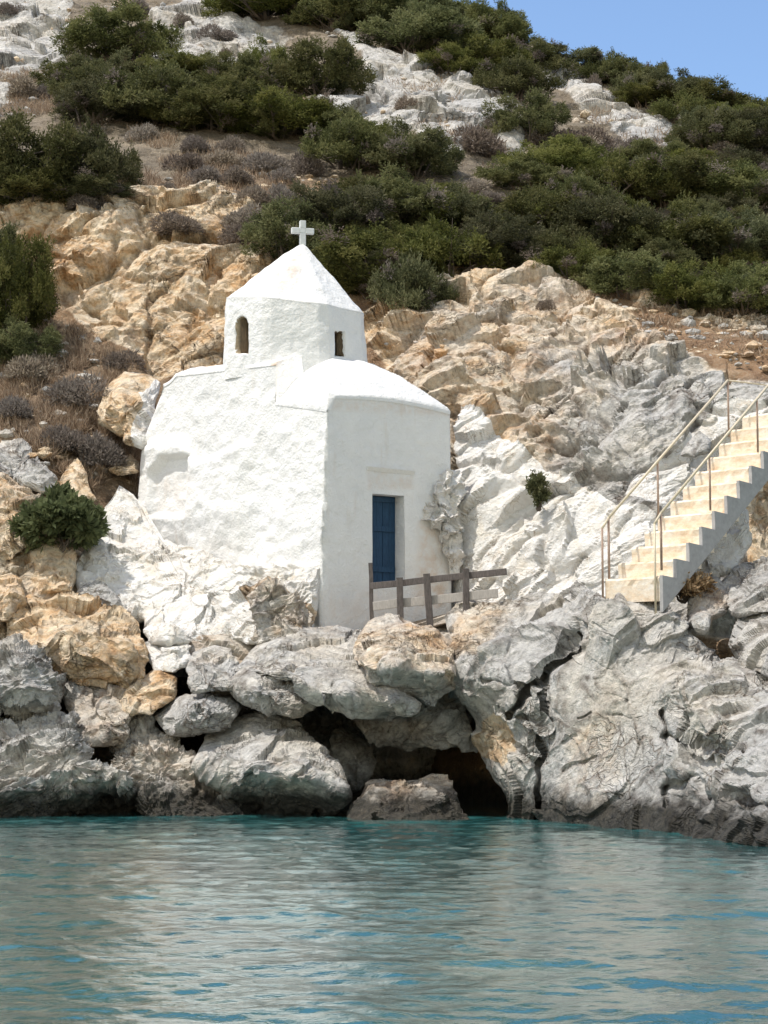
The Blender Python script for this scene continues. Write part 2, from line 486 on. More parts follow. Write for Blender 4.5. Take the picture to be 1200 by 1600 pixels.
def soften_steep(d, V, nr, nc, lo, hi, wrap=True):
    G = V.reshape(nr, nc, 3); D = d.reshape(nr, nc)
    sp = np.zeros((nr, nc)); q = np.linalg.norm(np.diff(G, axis=0), axis=2); sp[1:] = q; sp[:-1] = np.maximum(sp[:-1], q)
    m = 'wrap' if wrap else 'edge'
    def blur(A, kr, kc):
        B = np.pad(np.pad(A, ((kr, kr), (0, 0)), 'edge'), ((0, 0), (kc, kc)), m)
        B = sum(B[i:i + nr] for i in range(2 * kr + 1)) / (2 * kr + 1)
        return sum(B[:, i:i + nc] for i in range(2 * kc + 1)) / (2 * kc + 1)
    S = blur(blur(D, 1, 4), 1, 4)
    w = blur(sstep(lo, hi, sp), 1, 3)
    return (D * (1 - w) + S * w).ravel()

def zone_arr(n, w=0., g=0.5, s=0.):
    z = np.zeros((n, 3)); z[:, 0] = w; z[:, 1] = g; z[:, 2] = s
    return z

def rock(name, label, cat, outline, pts, D=.8, T=2.0, amp=.35, size=.9, strata=1.0, seed=0, w=0., g=.8, s=0., res=1.0,
         cracks=(), zones=(), group=None, kp=3.0, dip=(R(15), R(28), R(10)), center=None, dome=.3, pit=None, ledge=None, calm=()):
    ol = np.array(outline, float)
    c = ol.mean(0) if center is None else np.array(center, float)
    per = np.linalg.norm(np.roll(ol, -1, 0) - ol, axis=1).sum()
    ns = int(np.clip(per / (3.0 / res), 60, 800)); rad = np.linalg.norm(ol - c, axis=1).max()
    nr = int(np.clip(rad / (3.0 / res), 16, 260))
    th = np.linspace(0, 2 * np.pi, ns, endpoint=False)
    dx, dy = np.cos(th), np.sin(th)
    rr = np.zeros(ns)
    for k in range(len(ol)):
        a = ol[k] - c; b2 = ol[(k + 1) % len(ol)] - c; e = b2 - a
        den = dx * e[1] - dy * e[0]
        den = np.where(abs(den) < 1e-9, 1e-9, den)
        t = (a[0] * e[1] - a[1] * e[0]) / den
        u = (a[0] * dy - a[1] * dx) / den
        ok = (t > 0) & (u >= -1e-6) & (u <= 1 + 1e-6)
        rr = np.where(ok & (t > rr), t, rr)
    # front cap, from the middle out, then the back cap
    F = rbf(pts)
    td = np.linspace(.004, 1, 360)
    RD = np.repeat(td[:, None], ns, 1)
    PXd = c[0] + RD * rr * dx; PYd = c[1] + RD * rr * dy
    Yd = F(PXd, PYd) + D * (1 - np.sqrt(np.maximum(0, 1 - RD ** kp)))
    Pd = at(PXd, PYd, Yd)
    wgt = np.linalg.norm(np.diff(Pd, axis=0), axis=2) / .055 + np.hypot(np.diff(PXd, axis=0), np.diff(PYd, axis=0)) / 3.
    cw = np.vstack([np.zeros((1, ns)), np.cumsum(wgt, 0)])
    nr = int(np.clip(cw[-1].mean() * res * .62, 18, 330))
    cw /= cw[-1:]
    kk = 9; ce = np.concatenate([cw[:, -kk:], cw, cw[:, :kk]], 1); cs = np.cumsum(np.concatenate([np.zeros((len(ce), 1)), ce], 1), 1)
    cw = (cs[:, 2 * kk + 1:] - cs[:, :-2 * kk - 1]) / (2 * kk + 1)
    fr = np.linspace(0, 1, nr)
    RF = np.stack([np.interp(fr, cw[:, j], td) for j in range(ns)], 1)
    RB = np.repeat(np.linspace(.95, .01, max(8, nr // 5))[:, None], ns, 1)
    RH = np.vstack([RF, RB]); nf = nr; rho = RH[:, 0]
    PX = c[0] + RH * rr * dx; PY = c[1] + RH * rr * dy
    Yf = F(PX, PY)
    rnd = 1 - np.sqrt(np.maximum(0, 1 - RH ** kp))
    Y = Yf + D * rnd
    back = np.arange(len(RH)) >= nf
    Yb = Yf + D + T * np.sqrt(np.maximum(0, 1 - RH ** 2))
    Y = np.where(back[:, None], Yb, Y)
    for (line, wd, dp) in cracks:
        dd = linedist(PX + 2 * np.sin(PY / 6.3), PY + 2 * np.sin(PX / 6.1), line)
        Y = Y + np.where(back[:, None], 0, dp * np.exp(-(dd / wd) ** 2))
    V = at(PX, PY, Y).reshape(-1, 3)
    Q = gridq(len(rho), ns, True)[:, ::-1]
    Nn = vnormals(V, Q)
    dsp, crev = rock_disp(V, seed, amp, size, strata, dip, dome, (.55 if g > .6 and w < .3 else .15) if pit is None else pit, (.35 if g > .6 and w < .3 else 0) if ledge is None else ledge)
    for (poly, ff, soft) in calm:
        dsp = dsp * (1 - (1 - ff) * sstep(-soft, soft, polydist(PX.ravel() + 10 * np.sin(PY.ravel() / 17.), PY.ravel(), poly)))
    dsp = soften_steep(dsp, V, len(RH), ns, .055, .11)
    V = V + Nn * dsp[:, None]
    z = np.hstack([zone_arr(len(V), w, g, s), crev[:, None]])
    for (poly, ch, v, soft) in zones:
        mk = sstep(-soft, soft, polydist(PX.ravel() + 8 * np.sin(PY.ravel() / 13.), PY.ravel(), poly))
        z[:, ch] = z[:, ch] * (1 - mk) + v * mk
    base = np.array([V[:, 0].mean(), V[:, 1].mean(), V[:, 2].min()])
    n = len(V)
    # close both poles
    V = np.vstack([V, V[:ns].mean(0), V[-ns:].mean(0)]); z = np.vstack([z, z[0], z[-1]])
    j = np.arange(ns); j2 = (j + 1) % ns
    tris = np.vstack([np.stack([np.full(ns, n), j, j2], -1)[:, ::1], np.stack([np.full(ns, n + 1), n - ns + j2, n - ns + j], -1)])
    me = mesh_np(name, V - base, Q, tris, M_ROCK, False, {'zone': ('POINT', z)})
    o = link(name, me, loc=base)
    return tag(o, label, cat, group)

# ------------------------------------------------------------------ hillside terrain
COLS = [-600, -100, 60, 200, 300, 400, 500, 650, 700, 760, 900, 1000, 1200, 1350, 1900]
ROWS = [1340, 1150, 1000, 940, 900, 850, 800, 700, 640, 600, 540, 480, 430, 400, 350, 300, 270, 200, 100, 0, -300]
TY = {
    -600: [36, 36.5, 37.5, 38, 38.5, 39, 39.5, 41.5, 43, 44, 45.5, 47, 47.9, 48.2, 48.8, 49.4, 51.5, 57, 66, 76, 112],
    -100: [36, 36.5, 37.5, 38, 38.5, 39, 39.5, 41.5, 43, 44, 45.5, 47, 47.9, 48.2, 48.8, 49.4, 51.5, 57, 66, 76, 112],
    60:   [36.5, 36.8, 37.8, 38.3, 38.8, 39.3, 39.8, 41.5, 43, 44, 45.5, 46.8, 47.7, 48.0, 48.7, 49.4, 51.5, 57, 66, 76, 112],
    200:  [38, 38.2, 38.8, 39.5, 40.2, 41, 41.7, 43, 43.8, 44.5, 45.5, 46.6, 47.4, 47.9, 48.7, 49.6, 51.5, 57, 66, 76, 112],
    300:  [42, 42, 42, 42.5, 43, 43.4, 43.8, 44.1, 44.4, 44.8, 45.4, 46.4, 47.4, 47.9, 48.9, 50, 51.8, 57, 66, 76, 112],
    400:  [43, 43, 43.3, 43.6, 44, 44.2, 44.4, 44.6, 44.8, 45.0, 45.6, 46.4, 47.4, 48, 49.2, 50.6, 52.2, 57.2, 66, 76, 112],
    500:  [43, 43, 43.3, 43.6, 43.8, 43.9, 44, 44.2, 44.4, 44.6, 45.2, 46.2, 47.2, 48, 49.4, 51.2, 52.8, 57.5, 66, 76, 112],
    650:  [42, 42, 42, 42, 42, 42, 42, 42.2, 42.5, 43, 44, 45.4, 46.8, 47.8, 49.8, 52, 53.6, 58.5, 67, 78, 114],
    700:  [40, 40, 39.7, 39.5, 39.5, 39.6, 39.8, 40.4, 41.2, 42, 43.4, 45, 46.6, 47.7, 50, 52.4, 54, 59, 68, 80, 116],
    760:  [39, 39, 38.4, 38.2, 38.4, 38.7, 39.1, 40.0, 41, 41.7, 43, 44.6, 46.4, 47.6, 50, 52.8, 54.6, 60, 70, 82, 118],
    900:  [37.5, 37.5, 37.2, 37.2, 37.4, 37.7, 38.1, 39.2, 40.1, 40.8, 42.2, 44, 46.4, 47.8, 50.6, 53.6, 55.8, 62, 73, 86, 122],
    1000: [36.5, 36.5, 36.2, 36.2, 36.4, 36.7, 37.1, 38.2, 39.2, 40.0, 41.6, 44, 46.8, 48.4, 51.2, 54.4, 56.6, 63, 74, 88, 124],
    1200: [35.5, 35.5, 35.4, 35.6, 36.8, 38.0, 38.6, 38.6, 38.7, 39.1, 41.2, 44.4, 47.4, 49, 52, 55.2, 57.4, 64, 75, 90, 126],
    1350: [35, 35, 35, 35.4, 36.8, 38.0, 38.6, 38.6, 38.7, 39, 41.2, 44.4, 47.4, 49, 52, 55.2, 57.4, 64, 75, 90, 126],
    1900: [35, 35, 35, 35, 35.2, 35.5, 36, 37, 38, 39, 41.2, 44.4, 47.4, 49, 52, 55.2, 57.4, 64, 75, 90, 126],
}
_T = np.array([TY[c] for c in COLS], float)
_pyasc = np.array(ROWS[::-1], float)
def terr_Y(px, py):
    px = np.asarray(px, float); py = np.asarray(py, float)
    ci = np.clip(np.searchsorted(COLS, px) - 1, 0, len(COLS) - 2)
    c = np.array(COLS, float)
    t = np.clip((px - c[ci]) / (c[ci + 1] - c[ci]), 0, 1); t = t * t * (3 - 2 * t) * .5 + t * .5
    out = np.zeros(px.shape)
    for k in range(len(COLS)):
        w = np.where(ci == k, 1 - t, 0) + np.where(ci + 1 == k, t, 0)
        if w.any(): out += w * np.interp(py, _pyasc, _T[k][::-1])
    return out

def crest(px): return np.maximum(-260, .318 * (np.asarray(px, float) - 690) + 28 + 7 * np.sin(np.asarray(px) / 47.))

CLIFF_L = [(-100, 318), (0, 303), (110, 305), (340, 288), (400, 330), (420, 420), (400, 560), (250, 590), (215, 560), (150, 530), (85, 480), (60, 380), (-100, 350)]
LEDGE_R = [(975, 462), (1100, 474), (1350, 482), (1350, 520), (1190, 512), (1080, 498), (1000, 484)]
CLIFF_R = [(560, 500), (650, 470), (700, 420), (760, 415), (900, 455), (985, 500), (1060, 540), (1110, 575), (1350, 620), (1350, 1000), (690, 980), (640, 640)]
PALE = [
    [(-100, -40), (90, -30), (118, 40), (95, 110), (70, 140), (40, 118), (0, 115), (-100, 110)],
    [(-60, 130), (60, 148), (80, 170), (20, 180), (-60, 170)],
    [(235, 20), (330, -10), (350, 20), (455, 55), (440, 80), (385, 100), (350, 130), (300, 110), (240, 100)],
    [(525, 50), (600, 85), (700, 120), (830, 175), (815, 215), (825, 250), (790, 240), (680, 215), (560, 178), (485, 172), (478, 150), (580, 150), (560, 90)],
    [(838, 118), (900, 118), (960, 150), (1060, 205), (1045, 235), (985, 225), (900, 170)],
    [(1050, 180), (1085, 165), (1085, 195), (1060, 205)], [(1100, 235), (1190, 262), (1190, 275), (1100, 250)],
    [(690, 235), (720, 235), (715, 255), (690, 250)],
]
WHITE = [
    [(716, 640), (745, 652), (772, 672), (800, 684), (852, 727), (885, 745), (965, 787), (1010, 800), (1035, 830), (1035, 1000), (680, 1000)],
    [(975, 770), (1000, 742), (1060, 700), (1105, 660), (1120, 640), (1160, 630), (1230, 640), (1230, 680), (1160, 720), (1150, 800), (1050, 900), (1025, 800)],
]
def build_terrain():
    pxs = np.concatenate([np.linspace(-620, -100, 40)[:-1], np.linspace(-100, 1300, 440), np.linspace(1300, 1950, 44)[1:]])
    nr = 760
    fd = np.linspace(0, 1, 1500)
    C = crest(pxs)[None]
    PYd = 1340 + (C - 1340) * fd[:, None]
    PXd = np.repeat(pxs[None], len(fd), 0)
    Vd = at(PXd, PYd, terr_Y(PXd, PYd))
    w = np.linalg.norm(np.diff(Vd, axis=0), axis=2) / .10 + np.abs(np.diff(PYd, axis=0)) / 3.2
    w[PYd[1:] > 1000] *= .35
    cw = np.vstack([np.zeros((1, len(pxs))), np.cumsum(w, 0)]); cw /= cw[-1:]
    # one row law for all columns in a neighbourhood keeps the grid regular
    ks = np.ones(31) / 31
    cw = np.apply_along_axis(lambda r: np.convolve(np.pad(r, 15, 'edge'), ks, 'valid'), 1, cw)
    fr = np.linspace(0, 1, nr)
    PY = np.stack([np.interp(fr, cw[:, j], PYd[:, j]) for j in range(len(pxs))], 1)
    PX = np.repeat(pxs[None], nr, 0)
    Y = terr_Y(PX, PY)
    k = np.ones(5) / 5
    for _ in range(2):
        Yp = np.pad(Y, ((2, 2), (2, 2)), 'edge')
        Y = sum(Yp[2:-2, i:i + Y.shape[1]] for i in range(5)) / 5
        Yp = np.pad(Y, ((2, 2), (2, 2)), 'edge')
        Y = sum(Yp[i:i + Y.shape[0], 2:-2] for i in range(5)) / 5
    V = at(PX, PY, Y)
    # the far side of the ridge
    last = V[-1]
    back = [last + np.array([0, 3. * k, -.25 * k * k]) for k in range(1, 9)]
    V = np.concatenate([V, np.array(back)], 0)
    PX = np.vstack([PX] + [PX[-1:]] * 8); PY = np.vstack([PY] + [PY[-1:]] * 8)
    nr += 8
    sh = V.shape; W = V.reshape(-1, 3)
    Q = gridq(nr, len(pxs))
    Nn = vnormals(W, Q)
    x, y = PX.ravel(), PY.ravel()
    jx = x + 14 * fbm(W * .8, 4, 5); jy = y + 12 * fbm(W * .8 + 40, 4, 6)
    cl = np.maximum(sstep(-12, 12, polydist(jx, jy, CLIFF_L)), sstep(-12, 12, polydist(jx, jy, CLIFF_R)))
    cl = np.maximum(cl, sstep(-7, 7, polydist(jx, jy, LEDGE_R)))
    pale = np.zeros(len(x))
    for p in PALE: pale = np.maximum(pale, sstep(-8, 8, polydist(jx, jy, p)))
    jx2 = x + 9 * fbm(W * 1.6, 4, 7); jy2 = y + 9 * fbm(W * 1.6 + 40, 4, 8)
    wh = np.zeros(len(x))
    for p in WHITE: wh = np.maximum(wh, sstep(-4, 4, polydist(jx2, jy2, p)))
    low = sstep(780, 860, y) * sstep(300, 230, x)
    rocky = np.clip(np.maximum(np.maximum(cl, pale), low), 0, 1)
    d, crev = rock_disp(W, 3, 1.0, 1.6, 1.6, (R(10), R(34), R(10)), .25, .2, .10, False)
    up = y < 300
    d[up] = d[up] * sstep(250, 300, y[up]) + sstep(300, 250, y[up]) * rock_disp(W[up], 5, 1.0, 2.2, 1.3, (R(10), R(34), R(10)), .4, 0, 0, False)[0]
    d = soften_steep(d, W, nr, len(pxs), .16, .30, False)
    soilD = .22 * fbm(W * .55, 5, 50) + .05 * fbm(W * 3.1, 4, 51)
    amp = .05 + .37 * rocky * (1 - .45 * wh)
    V2 = W + Nn * (d * amp * (.75 + .25 * (1 - pale)) + soilD * (1 - rocky))[:, None]
    z = np.zeros((len(x), 4)); z[:, 3] = crev * rocky * sstep(200, 300, y)
    z[:, 0] = wh
    grey = .22 + .5 * pale
    grey = grey + .42 * cl * sstep(760, 1000, x) * sstep(500, 640, y)
    grey = grey + .20 * sstep(560, 640, x) * cl
    grey = np.maximum(grey, .9 * pale)
    hill = sstep(320, 260, y) + sstep(560, 650, x) * sstep(440, 400, y - .12 * (x - 800))
    grey = np.maximum(grey, .42 * sstep(330, 250, x) * sstep(470, 520, y) * (1 - cl))
    z[:, 1] = np.clip(np.maximum(grey, .75 * np.clip(hill, 0, 1) * (1 - cl)), 0, 1)
    z[:, 2] = np.clip(1 - rocky * 1.25 - wh, 0, 1)
    me = mesh_np('hillside', V2, Q, None, M_ROCK, False, {'zone': ('POINT', z)})
    o = link('hillside', me)
    tag(o, 'steep rocky hillside of ochre and grey limestone above the bay', 'hillside', kind='structure')
    return V2.reshape(sh), PX, PY
TV, TPX, TPY = build_terrain()

def ground(px, py):
    """the hillside point seen at a pixel (nearest vertex)"""
    Y = float(terr_Y(np.array([px]), np.array([max(py, float(crest(px)) + 1)]))[0])
    return Vector(at(px, max(py, float(crest(px)) + 1), Y))

# ------------------------------------------------------------------ sea
def build_sea():
    def lin(a, b, s): return np.arange(a, b, s)
    ys = np.concatenate([[-60, -30, -10, 0, 4], lin(6, 10, .09), lin(10, 20, .036), lin(20, 34, .06), [35, 36, 38, 45]])
    xs = np.concatenate([[-120, -60, -30, -15], lin(-9, 9, .045), [15, 30, 60, 120]])
    X, Yy = np.meshgrid(xs, ys)
    P = np.stack([X.ravel(), Yy.ravel(), 0 * X.ravel()], -1)
    z = np.zeros(len(P)); rs = np.random.RandomState(4)
    for k in range(52):
        lam = .14 * (1.085 ** (k % 34)) if k < 34 else rs.uniform(.15, .42)
        a = R(80) + rs.normal(0, .62)
        kx, ky = math.cos(a) * 2 * math.pi / lam, math.sin(a) * 2 * math.pi / lam
        env = .55 + .45 * np.sin(P[:, 0] * rs.uniform(.5, 1.6) + P[:, 1] * rs.uniform(.3, 1.2) + rs.uniform(0, 6))
        z += .030 / (2 * math.pi) * lam ** .90 * np.sin(kx * P[:, 0] + ky * P[:, 1] + rs.uniform(0, 6.28)) * env
    n = np.stack([P[:, 0] * 1.5, P[:, 1] * 1.9, 0 * z], -1)
    z += .010 * fbm(n, 3, 91) + .004 * fbm(n * 2.7, 3, 92)
    P[:, 2] = z
    me = mesh_np('sea', P, gridq(len(ys), len(xs)), None, M_WATER, True)
    tag(link('sea', me), 'rippled turquoise sea in front of the rocks', 'sea', kind='structure')
build_sea()

exec_order = None
# ------------------------------------------------------------------ chapel
def chapel():
    C = at(512, 640, 37.5)
    f = np.array([math.cos(R(35)), math.sin(R(35))]); g = np.array([-.70, .714])
    nf = np.array([math.sin(R(35)), -math.cos(R(35))]); nl = np.array([-.714, -.70])
    L, VV = 3.02, 6.0
    zb = 2.5
    root = empty('chapel', (C[0] - 1.0, C[1] + 2.4, 3.0), 'whitewashed stone chapel with a domed drum, pointed roof and blue door on the rocks', 'chapel')
    off = np.array(root.location)
    def eave(u, v):
        u = np.asarray(u, float); v = np.asarray(v, float)
        fr = 7.74 + .27 * sstep(.06, .16, u) + .09 * np.sin(np.pi * np.clip(u / L, 0, 1)) - .02 * u
        le = 7.74 + .30 * np.clip(v / 1.5, 0, 1)
        main = 8.88 + .05 * np.clip(v - 1.6, 0, 9) - .25 * sstep(5.0, 6.2, v)
        e = np.where(v < 1e-6, fr, np.where(u < 1e-6, le, np.maximum(fr, le)))
        return np.where(v > 1.58, main, e)
    def roofz(u, v):
        m = np.minimum(np.minimum(u / 1.55, (L - u) / 1.5), v / 1.75)
        m = np.clip(m, 0, 1)
        e0 = 8.0 + .09 * np.sin(np.pi * np.clip(u / L, 0, 1))
        e0 = np.where(u < 1e-6, eave(u, v), e0)
        vest = e0 + 1.08 * (1 - (1 - m) ** 1.7)
        mm = np.clip(np.minimum(np.minimum(u / 1.0, (L - u) / 1.0), (VV - v) / 1.5), 0, 1)
        main = 8.88 + .05 * (v - 1.6) - .25 * sstep(5., 6.2, v) + .22 * (1 - (1 - mm) ** 2)
        return np.where(v > 1.58, np.maximum(main, vest), vest)
    # find wall coordinates of pixels on the front wall
    def front_u(px):
        k = (px - 600) / FPX
        lo, hi = -1., 5.
        for _ in range(50):
            mid = (lo + hi) / 2
            P = np.array([C[0] + f[0] * mid, C[1] + f[1] * mid, 6.0])
            if proj(P)[0] < px: lo = mid
            else: hi = mid
        return lo
    def front_z(u, py):
        Yf = C[1] + f[1] * u
        return float(at(600, py, Yf)[2])
    u0, u1 = front_u(581), front_u(631)
    z1 = front_z((u0 + u1) / 2, 773); z0 = front_z((u0 + u1) / 2, 912)
    us = np.unique(np.concatenate([np.linspace(0, u0, 24), np.linspace(u0, u1, 14), np.linspace(u1, L, 34)]))
    vs_l = np.unique(np.concatenate([np.linspace(0, 1.56, 36), np.linspace(1.56, 1.62, 4), np.linspace(1.62, VV, 110)]))
    per = [(u, 0.) for u in us] + [(L, v) for v in vs_l[1:]] + [(u, VV) for u in us[::-1][1:]] + [(0., v) for v in vs_l[::-1][1:-1]]
    per = np.array(per); npz = len(per)
    zl = np.unique(np.concatenate([np.linspace(zb, z0, 26), np.linspace(z0, z1, 40), np.linspace(z1, 7.55, 40)]))
    tops = eave(per[:, 0], per[:, 1])
    rows = [np.full(npz, z) for z in zl] + [7.55 + (tops - 7.55) * t for t in np.linspace(.12, 1, 16)]
    Z = np.array(rows)
    U = np.repeat(per[None, :, 0], len(rows), 0); Vc = np.repeat(per[None, :, 1], len(rows), 0)
    onl = (U < 1e-6); onf = (Vc < 1e-6); onr = (U > L - 1e-6); onb = (Vc > VV - 1e-6)
    P = np.zeros(Z.shape + (3,))
    hz = np.clip(7.7 - Z, -2, 9)
    P[..., 0] = C[0] + f[0] * U + g[0] * Vc; P[..., 1] = C[1] + f[1] * U + g[1] * Vc; P[..., 2] = Z
    bl = .055 * hz
    P[..., :2] += np.where(onl, bl, 0)[..., None] * nl
    bfr = .008 * hz
    P[..., :2] += np.where(onf, bfr, 0)[..., None] * nf
    # rounded, battered far end
    endsh = np.where(onb | onl, sstep(4.6, 6.0, Vc), 0) * (-.75 * sstep(7.2, 9.3, Z) + .02 * hz)
    P[..., :2] += endsh[..., None] * g
    W = P.reshape(-1, 3)
    px, py = proj(W); px = px.reshape(Z.shape); py = py.reshape(Z.shape)
    # thickened lower wall with sloping top and the blind niche in it
    topy = 702 + 10 * np.sin(px / 23.) + 12 * sstep(290, 315, px) * sstep(345, 300, px) - 14 * sstep(260, 300, px) * sstep(305, 290, px)
    ledge = .20 * sstep(topy - 7, topy + 9, py) * sstep(905, 790, py) * sstep(408, 372, px) * sstep(228, 240, px)
    nic = sstep(-5, 5, polydist(px, py, [(241, 742), (262, 716), (300, 712), (296, 806), (243, 806)]))
    o_l = ledge - .17 * nic
    lump = .05 * fbm(W * np.array([.9, .9, .9]), 4, 61).reshape(Z.shape) + .018 * fbm(W * 4.5, 3, 62).reshape(Z.shape)
    lumpl = lump * 1.25 + .028 * fbm(W * np.array([2.6, 2.6, 4.2]), 4, 64).reshape(Z.shape) + .07 * sstep(740, 900, py) * fbm(W * 1.9, 4, 63).reshape(Z.shape)
    headf = sstep(0, .6, tops[None] - Z)
    P[..., :2] += np.where(onl, o_l + lumpl * headf, 0)[..., None] * nl
    fl = lump * .35 * headf
    edge = np.clip(np.minimum(np.abs(U - u0), np.abs(U - u1)) / .08, 0, 1)
    P[..., :2] += np.where(onf & (U > 1e-6), fl, 0)[..., None] * nf
    # the front corner is slightly chipped
    corner = (onf & onl)
    P[..., :2] += np.where(corner, .03 * vnoise(np.stack([Z.ravel() * 3, 0 * Z.ravel(), 0 * Z.ravel()], -1), 9).reshape(Z.shape), 0)[..., None] * np.array([0, 1.])
    Q = gridq(len(rows), npz, True)
    ctr = P.reshape(-1, 3)[Q].mean(1); cu = U.reshape(-1)[Q]; cv = Vc.reshape(-1)[Q]; cz = Z.reshape(-1)[Q].mean(1)
    hole = (cv.max(1) < 1e-6) & (cu.min(1) > u0 - 1e-4) & (cu.max(1) < u1 + 1e-4) & (cz > z0) & (cz < z1)
    wpx, wpy = proj(P.reshape(-1, 3))
    ff_ = onf.ravel()
    stain_shade = ff_ * (.45 * sstep(900, 985, wpy + .3 * (wpx - 500)) * .6 + .5 * sstep(-8, 10, polydist(wpx, wpy, [(655, 815), (690, 830), (700, 950), (650, 950)])) + .35 * sstep(-4, 4, polydist(wpx, wpy, [(574, 735), (646, 735), (644, 764), (576, 764)])) + .4 * sstep(-6, 6, polydist(wpx, wpy, [(520, 625), (705, 632), (705, 650), (520, 640)])))
    stain_shade = stain_shade + (~ff_) * .22 * sstep(-10, 20, polydist(wpx, wpy, [(240, 740), (300, 740), (300, 812), (240, 812)]))
    # dirt with painted-in shade where the higher block steps up behind the porch roof
    me = mesh_np('wall', P.reshape(-1, 3) - off, Q[~hole], None, M_PLASTER, True, {'stain_shade': ('POINT', stain_shade)})
    wall = link('wall', me, root)
    # --- roof, one height field over the plan
    vg = np.unique(np.concatenate([np.linspace(0, 1.55, 40), np.linspace(1.55, 1.63, 4), np.linspace(1.63, VV, 70)]))
    ug = np.unique(np.concatenate([np.linspace(0, .2, 6), np.linspace(.2, L - .2, 60), np.linspace(L - .2, L, 6)]))
    UG, VG = np.meshgrid(ug, vg)
    H = roofz(UG, VG)
    H = np.where(VG < 1e-6, eave(UG, VG), H); H = np.where(UG < 1e-6, eave(UG, VG), H)
    inner = np.clip(np.minimum(np.minimum(UG, L - UG), np.minimum(VG, VV - VG)) / .3, 0, 1)
    PR = np.stack([C[0] + f[0] * UG + g[0] * VG, C[1] + f[1] * UG + g[1] * VG, H], -1)
    ends = sstep(4.6, 6.0, VG) * (-.75 * sstep(7.2, 9.3, H))
    PR[..., :2] += ends[..., None] * g
    PR[..., 2] += (inner * (.05 * fbm(PR.reshape(-1, 3) * 1.2, 4, 66) + .03 * fbm(PR.reshape(-1, 3) * 4, 3, 67)).reshape(H.shape)) + .012
    # a hand-thick eave that laps over the wall head
    ov = .012
    PR[..., :2] += (sstep(.35, 0, UG) * (ov + .055 * np.clip(7.7 - H, -2, 9)))[..., None] * nl + np.where(VG < 1e-6, ov, 0)[..., None] * nf
    def skirt(row, out):
        s_ = row.copy(); s_[:, 2] -= .07; s_[:, :2] -= .004 * out; return s_
    PR = np.concatenate([skirt(PR[0], nf)[None], PR], 0)
    lf = PR[:, 0].copy(); lf[:, 2] -= .07
    PR = np.concatenate([lf[:, None], PR], 1)
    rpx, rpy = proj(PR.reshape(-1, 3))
    rst = 1.0 * sstep(-6, 6, polydist(rpx, rpy, [(424, 566), (470, 560), (462, 585), (432, 620), (424, 600)]))  # dirty step face, its grey shade painted into the colour too
    me = mesh_np('roof', PR.reshape(-1, 3) - off, gridq(PR.shape[0], PR.shape[1]), None, M_PLASTER, True, {'stain_shade': ('POINT', rst)})
    link('roof', me, root)
    # --- drum
    D0 = np.array([C[0] + f[0] * 1.56 + g[0] * 3.0, C[1] + f[1] * 1.56 + g[1] * 3.0])
    D0[0] = (461 - 600) / FPX * (D0[1] * CP + 7 * SP)
    av = [R(a) for a in (-20, -65, -110, -155, -200, -245, -290, -335)]
    def octr(a):
        a = (a - R(-20)) % R(45) - R(22.5)
        r = math.cos(R(22.5)) / np.cos(a)
        return np.minimum(r, .972)
    na = 360
    A = np.linspace(0, 2 * np.pi, na, endpoint=False)
    ro = octr(A)
    zbase = 8.72
    ze = 10.40 - .22 * np.cos(A + R(40))
    nz = 70
    T = np.linspace(0, 1, nz)[:, None]
    Zd = zbase + (ze[None] - zbase) * T
    Rd = 1.66 * ro[None] * (1 - .05 * T)
    PD = np.stack([D0[0] + Rd * np.cos(A), D0[1] + Rd * np.sin(A), Zd], -1)
    PD2 = PD.reshape(-1, 3)
    lumps = .035 * fbm(PD2 * 1.3, 4, 68) + .014 * fbm(PD2 * 5, 3, 69)
    rdv = np.stack([np.cos(A), np.sin(A), 0 * A], -1); rdv = np.repeat(rdv[None], nz, 0).reshape(-1, 3)
    PD2 = PD2 + rdv * (lumps * np.repeat(sstep(1, .9, T), na, 1).ravel())[:, None]
    px, py = proj(PD2)
    fmask = (rdv[:, 1] < .3)
    w1 = np.maximum(sstep(-1.2, 1.2, polydist(px, py, [(369, 551), (369, 508), (372, 499), (378, 495), (384, 499), (387, 508), (387, 551)])), 0) * fmask
    w2 = sstep(-1.2, 1.2, polydist(px, py, [(524.5, 556), (524.5, 519), (538, 519), (538, 556)])) * fmask
    PD2 = PD2 - rdv * (.30 * w1 + .26 * w2)[:, None]
    stain_shade = np.zeros(len(PD2))
    Qd = gridq(nz, na, True)
    wv = np.maximum(w1, w2)
    holeq = (wv[Qd].min(1) > .9)
    mi = np.zeros(len(Qd), np.int32)
    me = mesh_np('drum', PD2 - off, Qd, None, M_PLASTER, True, {'stain_shade': ('POINT', stain_shade)})
    me.materials.append(M_OCHSTONE); me.materials.append(M_DARKWOOD)
    mi[(w1[Qd].max(1) > .25)] = 1; mi[(w2[Qd].max(1) > .5)] = 2
    me.polygons.foreach_set('material_index', mi); me.update()
    drum = link('drum', me, root)
    # --- shutters at the back of the two openings
    for nm, poly, mt, dep in (('window', [(376, 550), (376, 500), (381, 497), (386, 503), (386, 550)], M_DARKWOOD, .22),
                              ('window', [(526, 555), (526, 521), (537, 521), (537, 555)], M_DARKWOOD, .2)):
        cx = np.mean([p[0] for p in poly]); ang = None
        best = np.argmin((px - cx) ** 2 + (py - 525) ** 2 + 1e6 * (~fmask))
        Yc = (D0[1] + (PD.reshape(-1, 3)[best][1] - D0[1]) * (1 - dep / 1.56))
        mb = MB(); fr_ = [Vector(at(x, y, Yc)) for x, y in poly]; bk = [v + Vector((0, .05, 0)) for v in fr_]
        n = len(poly)
        mb.add(fr_ + bk, [tuple(range(n)), tuple(range(2 * n - 1, n - 1, -1))] + [(i, (i + 1) % n, n + (i + 1) % n, n + i) for i in range(n)])
        mb.build(nm, mt, root)
    # --- pointed roof
    nk = 44
